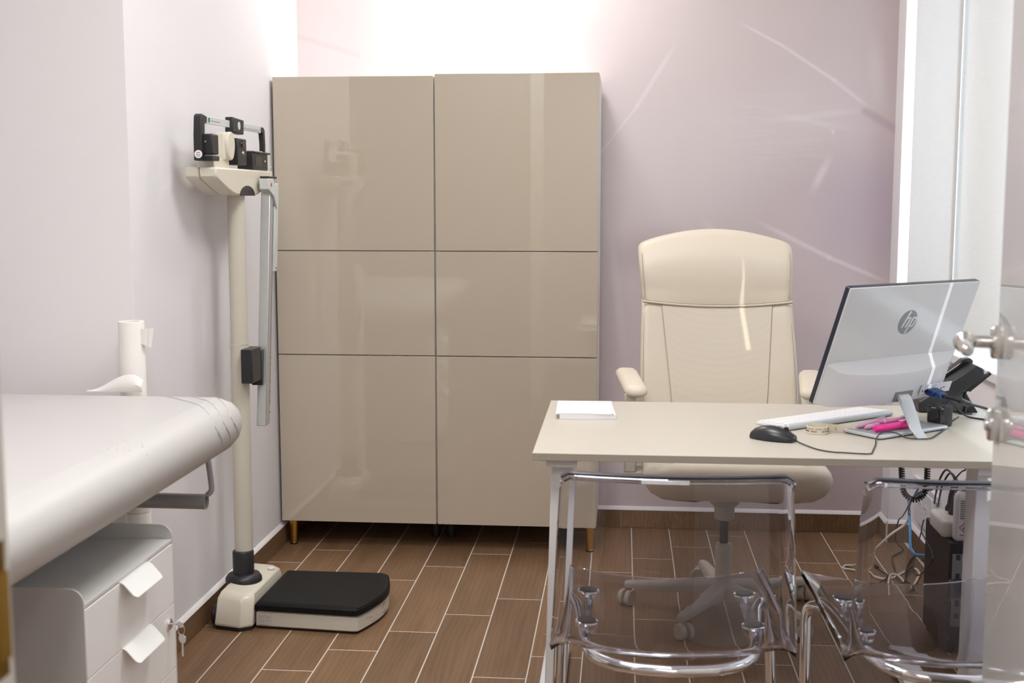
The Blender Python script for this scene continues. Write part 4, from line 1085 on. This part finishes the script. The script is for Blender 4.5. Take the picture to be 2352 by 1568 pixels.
# video plug and its cable
t = thing('video_cable', 'black video cable with a blue plug in the back of the monitor', 'cable', (.88, 3.2, .74))
pa = mp(.395, .020, .037); pdir = (V((.06, -.05, -.02))).normalized()
q = MB()
fr = Matrix.Translation(pa) @ (V((.50, -.82, -.18)).to_track_quat('Z', 'Y').to_matrix().to_4x4())
q.M = fr; q.rslab(rrect(.040, .018, .004, 3), .0, .026, .002); q.rslab(rrect(.030, .015, .005, 3), .022, .045, .003); q.build('plug', 'blue_plug', t)
e = fr @ V((0, 0, .044))
q = MB(); q.tube(smooth_path([e, (.866, 3.185, .808), (.884, 3.20, .799), (.90, 3.215, .793)], 5), lambda s: .0052 if s < .4 else .0085, 10); q.build('ferrite_bead', 'cable_black', t)
q = MB(); q.tube(smooth_path([(.895, 3.21, .794), (.935, 3.25, .781), (.975, 3.30, .765), (.992, 3.31, .754), (1.012, 3.34, .70), (1.03, 3.36, .60), (1.04, 3.38, .50)], 6), .0036, 10); q.build('cord', 'cable_black', t)
t = thing('power_lead', 'thin black lead drooping from the monitor back to the right desk edge', 'cable', (.9, 3.3, .74))
q = MB(); q.tube(smooth_path([mp(.435, .018, .037), (.862, 3.27, .800), (.897, 3.29, .763), (.925, 3.30, .744), (.96, 3.27, .7425), (1.0, 3.24, .7425)], 6), .0026, 8); q.build('cord', 'cable_black', t)

# ------------------------------------------------------------------ things on the desk
ZD = .7402
# keyboard
KM = Matrix.Translation((.540, 3.237, ZD)) @ Matrix.Rotation(R(38.2), 4, 'Z')
t = thing('keyboard', 'white slim keyboard with silver rear bar under the monitor', 'keyboard', (.540, 3.237, ZD), R(38.2))
q = MB(); q.prism([(.058, .0), (.060, .003), (.056, .0075), (-.046, .0135), (-.050, .010), (-.048, .003)], -.196, .196, 'x'); kb = q.build('body', 'white', t, local=True, bevel=.0015)
q = MB(); q.cyl((-.197, -.051, .0084), (.197, -.051, .0084), .0082, 20, .001); q.build('battery_bar', 'mon_silver', t, local=True)
km = MB().rslab(rrect(.0165, .0150, .0025, 2), 0, .0022, .0006, 1)
kme = km.mesh('key', 'key')
for r_ in range(6):
    for c_ in range(20):
        if r_ == 0 and 4 <= c_ <= 8: continue
        k = bpy.data.objects.new('key', kme); COL.objects.link(k); k.parent = t
        yy = .046 - .0172 * r_
        k.location = (-.183 + .01925 * c_, yy, .0077 + (.056 - yy) * .0588); k.rotation_euler = (R(-3.37), 0, 0)
q = MB(); q.rslab(rrect(.092, .0150, .0025, 2), 0, .0022, .0006, 1)
k = q.build('space_bar', 'key', t, local=True); k.location = (-.0675, .046, .0083); k.rotation_euler = (R(-3.37), 0, 0)
# mouse
t = thing('mouse', 'dark grey computer mouse lying on the desk', 'mouse', (.370, 2.958, ZD), R(-30))
q = MB(); rings = []
for i in range(13):
    s = i / 12; x = -.055 + .110 * s
    w = .031 * (sin(pi * (.08 + .84 * s)) ** .45) * (1 if s < .6 else 1 - .10 * (s - .6)); h = .0345 * (sin(pi * (.10 + .80 * (s ** .85))) ** .62)
    ring = []
    for k in range(14):
        a = pi * k / 13; ring.append((x, -w * cos(a) * (1 - .12 * sin(a)), .003 + (h - .003) * max(0, sin(a)) ** .75))
    rings.append(ring + [(x, w * .9, .0006), (x, -w * .9, .0006)])
q.rings(rings); ms = q.build('body', 'mouse', t, local=True, ang=50)
q = MB(); q.cyl((.033, -.003, .0285), (.033, .003, .0285), .0065, 16, .001); q.build('scroll_wheel', 'black_gloss', t, local=True)
q = MB(); q.tube([(.012, 0, .0352), (.030, 0, .0322), (.046, 0, .0235)], .0007, 6); q.build('button_gap', 'black', ms, local=True)
mw = V((.370, 2.958, ZD)) + Matrix.Rotation(R(-30), 3, 'Z') @ V((.053, 0, .006))
q = MB(); q.tube(smooth_path([mw, (.432, 2.895, .7432), (.458, 2.838, .7425), (.487, 2.812, .7425), (.513, 2.806, .7425), (.557, 2.797, .7425), (.574, 2.805, .7425), (.585, 2.842, .7425), (.602, 2.90, .743), (.616, 2.960, .747), (.634, 2.995, .7535), (.652, 3.008, .7545), (.672, 3.002, .753), (.692, 2.986, .745), (.72, 2.984, .7428), (.752, 2.995, .7428), (.785, 3.055, .7428), (.812, 3.110, .7430), (.850, 3.20, .743), (.90, 3.30, .743)], 6), .0016, 8)
q.build('mouse_cable', 'cable_black', t)
# note pads
t = thing('note_pad', 'stack of white note paper on the left end of the desk', 'paper', (-.095, 3.29, ZD), R(3))
for i, (ang, dz, th_, dx) in enumerate(((4, 0, .0125, 0), (1.5, .0127, .0018, -.006), (2.5, .0146, .0016, -.003))):
    q = MB(); q.M = Matrix.Rotation(R(ang - 3), 4, 'Z') @ Matrix.Translation((dx, 0, dz)); q.box(-.075, .075, -.100, .100, 0, th_); q.build('paper_block' if i == 0 else 'sheet', 'pad_paper', t, local=True, bevel=.0004)
# measuring tape
t = thing('tape_measure', 'coiled cream measuring tape with black numbers beside the mouse', 'tape measure', (.490, 3.055, ZD))
def coil(s):     # spiral then a straight tail
    if s < .8:
        a = s / .8 * 2 * pi * 3.05 - .9; r = .0235 + .0040 * (s / .8); return V((.490 + r * cos(a), 3.055 + r * sin(a), 0)), V((cos(a), sin(a), 0))
    k = (s - .8) / .2; a = 2 * pi * 3.05 - .9; p0 = V((.490 + .0275 * cos(a), 3.055 + .0275 * sin(a), 0))
    return p0.lerp(V((.583, 3.066, 0)), k), V((-.1, 1, 0))
q = MB(); rings = []
cps = [coil(i / 150)[0] for i in range(121)]
tail = smooth_path([cps[-1], V((.503, 3.086, 0)), V((.522, 3.083, 0)), V((.55, 3.070, 0)), V((.584, 3.056, 0))], 6)
pth = cps + tail[1:]
for i, p in enumerate(pth):
    tn = (pth[min(i + 1, len(pth) - 1)] - pth[max(i - 1, 0)]).normalized(); nn = V((tn.y, -tn.x, 0)) * .0003
    zt = .0185 + ZD; zb_ = ZD + .0008
    rings.append([p + nn + V((0, 0, zb_)), p + nn + V((0, 0, zt)), p - nn + V((0, 0, zt)), p - nn + V((0, 0, zb_))])
q.rings(rings); tp_ = q.build('tape', 'tape', t)
q = MB(); random.seed(5)
for i in range(22):
    a = -pi + .05 + i * .142; r = .0278
    for dz, hh, ww in ((.012, .0032, .0014), (.0055, .0040, .0018)):
        if random.random() < .2: continue
        c = V((.490 + r * cos(a), 3.055 + r * sin(a), ZD + dz)); tn = V((-sin(a), cos(a), 0)) * ww / 2; rn = V((cos(a), sin(a), 0)) * .00025
        q.rings([[c - tn - rn, c + tn - rn, c + tn + rn, c - tn + rn], [c - tn - rn + V((0, 0, hh)), c + tn - rn + V((0, 0, hh)), c + tn + rn + V((0, 0, hh)), c - tn + rn + V((0, 0, hh))]])
_o = q.build('numerals', 'print', tp_); _o['kind'] = 'stuff'
q = MB()
for i in range(8):
    k = .25 + .7 * i / 8; p = V((.522, 3.0826, 0)).lerp(V((.584, 3.0556, 0)), k); d = V((.917, -.399, 0)); nn = V((-.399, -.917, 0)) * .0004
    for zz, hh in ((.010, .0012), (.0045, .0022)):
        c = p + V((0, 0, ZD + zz)); q.rings([[c + nn * 0, c + d * .004, c + d * .004 + nn, c + nn], [c + V((0, 0, hh)), c + d * .004 + V((0, 0, hh)), c + d * .004 + nn + V((0, 0, hh)), c + nn + V((0, 0, hh))]])
_o = q.build('numerals', 'print', tp_); _o['kind'] = 'stuff'
# pens on the monitor base
def pen(p0, p1, r, m, label, kind):
    p0, p1 = V(p0), V(p1); d = (p1 - p0); l = d.length; t = thing('marker' if kind == 'marker' else 'pen', label, 'pen', p0 * .5 + p1 * .5 - V((0, 0, r)), 0)
    if kind == 'marker':
        q = MB(); q.lathe([(r * .7, 0), (r * .95, .004), (r, l * .62), (r * .96, l * .64)], p0, d, 16); q.build('barrel', m, t)
        q = MB(); q.lathe([(r * 1.08, l * .63), (r * 1.08, l * .97), (r * .9, l)], p0, d, 16); q.build('cap', m, t)
        up = V((0, 0, 1)); q = MB(); c = p0 + d * .64 + up * r * 1.1; e_ = p0 + d * .98 + up * r * 1.25; s_ = d.cross(up).normalized() * .003
        q.rings([[c - s_, c + s_, c + s_ + up * .002, c - s_ + up * .002], [e_ - s_, e_ + s_, e_ + s_ + up * .002, e_ - s_ + up * .002]]); q.build('clip', 'white', t)
    else:
        q = MB(); q.lathe([(r * .25, 0), (r * .8, l * .08), (r, l * .10), (r, l * .92), (r * .85, l * .93)], p0, d, 14); q.build('barrel', m, t)
        q = MB(); q.lathe([(r * .6, l * .925), (r * .6, l), (r * .4, l * 1.01)], p0, d, 12); q.build('push_button', 'mon_silver' if kind == 'silver' else 'black', t)
        q = MB(); q.lathe([(r * 1.03, l * .12), (r * 1.03, l * .15)], p0, d, 14); q.build('grip_ring', 'mon_silver', t)
        up = V((0, 0, 1)); q = MB(); c = p0 + d * .66 + up * r * 1.2; e_ = p0 + d * .93 + up * r * 1.2; s_ = d.cross(up).normalized() * .002
        q.rings([[c - s_, c + s_, c + s_ + up * .0014, c - s_ + up * .0014], [e_ - s_, e_ + s_, e_ + s_ + up * .0014, e_ - s_ + up * .0014]]); q.build('clip', 'mon_silver', t)
    return t
ZT = .7512
pen((.588, 3.058, ZT + .0062), (.684, 3.172, ZT + .0062), .0060, 'pink_light', 'pale pink pen farthest left on the monitor base plate', 'silver')
pen((.604, 3.043, ZT + .0062), (.704, 3.150, ZT + .0062), .0060, 'pink_light', 'pale pink pen second from the left on the monitor base plate', 'silver')
pen((.640, 3.055, ZT + .0185), (.738, 3.130, ZT + .0170), .0066, 'pink_mid', 'dusty pink pen with dark end lying on top of the other pens', 'dark')
pen((.622, 3.012, ZT + .0096), (.734, 3.098, ZT + .0096), .0090, 'pink_hot', 'hot pink highlighter marker with clip in front of the pale pens', 'marker')
# webcam
t = thing('webcam', 'small square black webcam standing on the desk under the monitor corner', 'webcam', (.818, 3.175, ZD), R(40))
q = MB(); q.rslab(rrect(.040, .045, .008, 4, .008, 0), .004, .058, .004); q.build('body', 'black', t, local=True, ang=50)
q = MB(); q.M = Matrix.Translation((-.0125, 0, .031)) @ Matrix.Rotation(R(-90), 4, 'Y')
q.rslab(rrect(.050, .042, .010, 4), -.004, .012, .003); fc = q.build('front_plate', 'black_gloss', t, local=True, ang=50)
q = MB(); q.lathe([(.014, 0), (.013, .002), (.006, .001), (.003, .0015)], (-.0245, 0, .031), (-1, 0, 0), 22); q.build('lens', 'black', fc, local=True)
q = MB(); q.box(-.0255, -.0245, -.007, .007, .050, .0515); q.build('silver_mark', 'mon_silver', fc, local=True)
q = MB(); q.box(-.008, .026, -.018, .018, 0, .005); q.build('foot', 'black', t, local=True)
# desk telephone, side on, behind the monitor corner
t = thing('telephone', 'black desk telephone on a slanted stand behind the right corner of the monitor', 'telephone', (.90, 3.445, ZD))
def wedge(poly, y0, y1): return MB().prism(poly, y0, y1, 'y')
wedge([(.812, .742), (.850, .742), (.985, .836), (.982, .862), (.962, .872), (.812, .770)], 3.372, 3.483).build('body', 'black', t, bevel=.004)
wedge([(.870, .7405), (.975, .7405), (.965, .756), (.935, .806), (.900, .782)], 3.385, 3.475).build('stand', 'black', t, bevel=.003)
wedge([(.828, .772), (.842, .770), (.950, .850), (.975, .872), (.965, .884), (.945, .880), (.925, .862), (.850, .806), (.830, .796)], 3.440, 3.480).build('handset', 'black_gloss', t, bevel=.006)
q = MB(); q.tube(smooth_path([(.815, 3.46, .748), (.803, 3.478, .742), (.797, 3.494, .728), (.796, 3.500, .68), (.797, 3.495, .60)], 5), .004, 8); q.build('cord_lead', 'cable_black', t)
U = [(.796, 3.495, .61), (.797, 3.475, .55), (.798, 3.46, .509), (.807, 3.46, .489), (.821, 3.46, .478), (.836, 3.46, .476), (.851, 3.46, .485), (.862, 3.46, .506), (.868, 3.475, .55), (.870, 3.495, .61), (.872, 3.500, .70), (.876, 3.496, .728), (.88, 3.482, .744)]
us0 = smooth_path(U, 26); us = [us0[0]]; acc = 0.0
for a_, b_ in zip(us0, us0[1:]):
    d_ = (b_ - a_).length; k_ = 0.0
    while acc + (d_ - k_) >= .0011:
        k_ += .0011 - acc; acc = 0.0; us.append(a_.lerp(b_, k_ / d_))
    acc += d_ - k_
hp = []
for i, p in enumerate(us):
    tn = (us[min(i + 1, len(us) - 1)] - us[max(i - 1, 0)]).normalized(); a_ = V((0, 1, 0)); a_ = (a_ - tn * a_.dot(tn)).normalized(); b_ = tn.cross(a_)
    an = i * 2 * pi / 6; hp.append(p + (a_ * cos(an) + b_ * sin(an)) * .0072)
q = MB(); q.tube(hp, .0025, 5); q.build('coiled_cord', 'cable_black', t)
# small antenna on a thin lead
t = thing('antenna', 'short black stick antenna on a thin lead at the right end of the desk', 'antenna', (.945, 3.36, ZD))
q = MB(); q.tube([(.945, 3.38, .803), (1.000, 3.38, .852)], .0062, 12); q.build('stick', 'black', t)
q = MB(); q.cyl((.930, 3.38, .806), (.950, 3.38, .806), .006, 12); q.build('joint', 'black', t)
q = MB(); q.tube(smooth_path([(.941, 3.38, .803), (.936, 3.38, .785), (.942, 3.38, .76), (.936, 3.37, .7418)], 5), .0017, 8); q.build('lead', 'cable_black', t)
q = MB(); q.rslab(rrect(.034, .034, .006, 3, .934, 3.368), ZD, .7455, .0015); q.build('base', 'black', t)

# ------------------------------------------------------------------ under the desk
t = thing('computer_tower', 'black computer tower on the floor under the right end of the desk', 'computer', (1.015, 3.63, 0))
q = MB(); q.box(.937, 1.095, 3.47, 3.745, .012, .352); q.build('case', 'pc', t, bevel=.004)
q = MB(); q.box(.946, .978, 3.4675, 3.470, .10, .318); bpz = q.build('port_plate', 'pc_plate', t)
q = MB()
for z in (.125, .165, .215, .245, .30): q.box(.956, .968, 3.4665, 3.4675, z, z + .016)
q.build('port', 'print', bpz)
q = MB(); q.box(.949, .976, 3.4655, 3.4675, .188, .246) ; q.build('port_block', 'pc_blue', bpz)
q = MB(); q.box(1.0, 1.085, 3.4675, 3.470, .03, .33); q.build('vent_plate', 'print', t)
for z in (.06, .12, .18, .24): MB().lathe([(.003, 0), (.002, .0015)], (.9425, 3.470, z), (0, -1, 0), 10).build('screw', 'satin', t)
for x in (.955, 1.075):
    for y in (3.50, 3.715):
        MB().cyl((x, y, 0), (x, y, .0125), .012, 14).build('foot', 'rubber', t)
t = thing('power_strip', 'ivory power strip lying on top of the computer tower', 'power strip', (.975, 3.62, .352))
q = MB(); q.rslab(rrect(.066, .150, .016, 5, .957, 3.585), .3522, .402, .010); ps = q.build('body', 'strip', t, ang=50)
for y in (3.540,):
    q = MB(); q.lathe([(.021, .4012), (.021, .4022), (.0185, .4022), (.0185, .396), (.001, .3955)], (.956, y, 0), (0, 0, 1), 24, False); q.build('socket', 'strip', ps)
    q = MB(); q.lathe([(.0185, .4022), (.001, .4023)], (.956, y, 0), (0, 0, 1), 24); q.build('socket_well', 'label', ps)
q = MB(); q.box(.945, .961, 3.5090, 3.5105, .362, .394); q.build('switch', 'strip', ps, bevel=.001)
for y, dx in ((3.585, 0.0), (3.630, .002)):
    t = thing('power_plug', 'black plug in the power strip under the desk, nearer of the two' if dx == 0 else 'black plug in the power strip under the desk, behind the other plug', 'plug', (.958 + dx, y, .402))
    q = MB(); q.lathe([(.019, .4015), (.019, .412), (.0145, .420), (.013, .450), (.009, .470), (.005, .474)], (.958 + dx, y, 0), (.06, .02, 1), 18); q.build('body', 'black', t)
    q = MB(); q.tube(smooth_path([(.985 + dx, y + .01, .474), (.985 + dx, y + .01, .50), (.975, y + .05, .515), (.975, y + .12, .47), (1.0, y + .25, .40), (1.06, y + .5, .30)], 6), .003, 8); q.build('lead', 'cable_black', t)
# disinfectant bottle with a flammable sign
t = thing('disinfectant_bottle', 'white plastic bottle with a red hazard diamond on the computer tower', 'bottle', (.985, 3.535, .352))
bo_ = rrect(.085, .036, .012, 5, .9925, 3.4885)
q = MB(); q.slab(bo_, [(.010, .3522), (.002, .357), (0, .365), (0, .475), (.003, .487), (.010, .495), (.018, .499)]); q.build('bottle_body', 'white', t, ang=50)
q = MB(); q.lathe([(.013, .498), (.013, .510), (.0155, .511), (.0155, .533), (.014, .535)], (.9925, 3.4885, 0), (0, 0, 1), 20); q.build('cap', 'white', t)
q = MB(); q.box(.958, 1.027, 3.4700, 3.4708, .365, .478); lbl = q.build('front_label', 'label_white', t)
q = MB()
for i in range(9): q.box(.963, .994, 3.4694, 3.4700, .470 - .0062 * i, .4735 - .0062 * i)
q.box(.963, .992, 3.4694, 3.4700, .371, .3745); _o = q.build('label_print', 'print_grey', lbl); _o['kind'] = 'stuff'
def dia(s0, s1, m):
    c = (.977, .395); q = MB(); n_ = 4
    o_ = [(c[0] + s0, c[1]), (c[0], c[1] + s0), (c[0] - s0, c[1]), (c[0], c[1] - s0)]; i_ = [(c[0] + s1, c[1]), (c[0], c[1] + s1), (c[0] - s1, c[1]), (c[0], c[1] - s1)]
    q.rings([[(x, 3.4694, z) for x, z in o_], [(x, 3.4694, z) for x, z in i_], [(x, 3.4700, z) for x, z in i_], [(x, 3.4700, z) for x, z in o_]], False, False, True); return q.build('hazard_diamond', m, lbl)
dia(.0165, .0135, 'print_red')
q = MB(); fl_ = [(.977, .4035), (.9795, .399), (.9825, .3955), (.982, .391), (.979, .3885), (.975, .3885), (.9715, .391), (.972, .395), (.9745, .398)]
q.rings([[(x, y, z) for x, z in fl_[::-1]] for y in (3.4694, 3.4700)]); q.box(.971, .983, 3.4694, 3.4700, .3855, .3870); q.build('flame_symbol', 'print', lbl)

# wall socket box low on the right wall
t = thing('wall_socket', 'white surface socket box low on the right wall under the desk', 'wall socket', (1.11, 4.44, .13))
q = MB(); q.box(1.103, 1.1195, 4.33, 4.58, .128, .262); q.build('box', 'white', t, bevel=.003)
q = MB(); q.box(1.106, 1.1195, 4.28, 4.63, .262, .285); q.build('duct', 'white', t, bevel=.002)
for y in (4.42, 4.50):
    q = MB(); q.lathe([(.019, 0), (.019, .001), (.006, .0012)], (1.103, y, .205), (-1, 0, 0), 20); s_ = q.build('socket', 'label_white', t)
    q = MB(); q.lathe([(.0025, 0), (.0025, .001)], (1.1018, y - .009, .205), (-1, 0, 0), 8); q.lathe([(.0025, 0), (.0025, .001)], (1.1018, y + .009, .205), (-1, 0, 0), 8); q.build('pin_hole', 'print', s_)

def cable(label, parts, r, m, end=None):
    t = thing('cable', label, 'cable', parts[0][0] if isinstance(parts[0][0], tuple) else parts[0], 0)
    for p in parts:
        MB().tube(smooth_path(p, 6), r, 8).build('cord', m, t)
    if end:
        p, d = V(end[0]), V(end[1]); MB().tube([p, p + d * .4, p + d], lambda s: .0065, 8).build('connector', m, t)
    return t
cable('cream power cable running from the wall bundle down to the floor', [[(.955, 4.06, .33), (.972, 4.10, .27), (.985, 4.2, .21), (.93, 4.2, .165), (.875, 4.24, .085), (.842, 4.31, .025), (.825, 4.36, .006), (.812, 4.36, .004), (.801, 4.328, .004), (.835, 4.31, .004), (.881, 4.262, .004), (.917, 4.225, .004), (.956, 4.238, .004), (.993, 4.283, .004), (1.038, 4.344, .004), (1.06, 4.346, .004), (1.061, 4.299, .004), (1.049, 4.257, .004), (.988, 4.114, .004)]], .0042, 'cable_white')
cable('white cable looped on the tiles before the computer tower', [[(.900, 4.04, .0035), (.914, 4.112, .0035), (.93, 4.186, .0095), (.947, 4.238, .012), (.966, 4.254, .012), (.982, 4.231, .006), (.987, 4.201, .0035)]], .0032, 'cable_white')
cable('black cable hanging from the bundle and bending to the floor', [[(.97, 3.99, .38), (1.006, 4.25, .27), (1.004, 4.28, .238), (.984, 4.25, .222), (.958, 4.2, .215), (.975, 4.3, .12), (1.05, 4.52, .03), (1.062, 4.567, .006), (1.011, 4.493, .006), (.998, 4.447, .006), (.984, 4.338, .006), (.97, 4.233, .0085), (.971, 4.184, .006), (.986, 4.195, .006), (1.016, 4.289, .0125), (1.047, 4.344, .0125), (1.062, 4.388, .006)]], .0026, 'cable_black')
cable('thin black charging cable with a loose plug lying on the tiles', [[(.800, 4.13, .003), (.817, 4.146, .003), (.85, 4.164, .003), (.888, 4.172, .003), (.935, 4.226, .0095), (.939, 4.257, .0095), (.931, 4.308, .004), (.925, 4.35, .006)]], .0024, 'cable_black', ((.925, 4.345, .0066), (-.008, .028, 0)))
cable('black cable curving out from behind the computer tower', [[(1.10, 4.40, .02), (1.10, 4.50, .006), (1.077, 4.474, .006), (1.043, 4.383, .0105), (1.007, 4.274, .013), (.99, 4.202, .0095), (.999, 4.159, .009), (.993, 4.096, .006)]], .0026, 'cable_black')
cable('thin black lead looping over the near side of the computer tower', [[(.93, 3.74, .345), (.921, 3.72, .332), (.905, 3.66, .328), (.902, 3.60, .322), (.894, 3.5, .320), (.884, 3.44, .315), (.882, 3.44, .305), (.904, 3.6, .227), (.926, 3.75, .167), (.937, 3.85, .139), (.955, 3.95, .15), (1.0, 4.05, .22)]], .0022, 'cable_black')
cable('blue network cable dropping from the desk behind the computer tower', [[(.945, 3.72, .445), (.937, 3.76, .433), (.941, 3.85, .403), (.949, 3.95, .365), (.959, 4.05, .314), (.971, 4.1, .264), (.964, 4.05, .229), (.954, 4.0, .2), (.946, 3.95, .188), (.95, 3.9, .187), (.956, 3.83, .206), (.96, 3.81, .21)]], .0045, 'cable_blue')
cable('thin black cord under the desk edge beside the right leg', [[(.969, 3.46, .62), (.969, 3.46, .568), (.960, 3.46, .560), (.950, 3.46, .549), (.955, 3.52, .52), (.97, 3.65, .48)]], .0022, 'cable_black')
tag(MB().slab(rrect(.010, .004, .0015, 3, -.223, 3.575), [(0, .0003), (.0004, .0022)]).build('paper_scrap', 'orange'), 'tiny orange scrap on the floor tiles left of the desk leg', 'scrap')
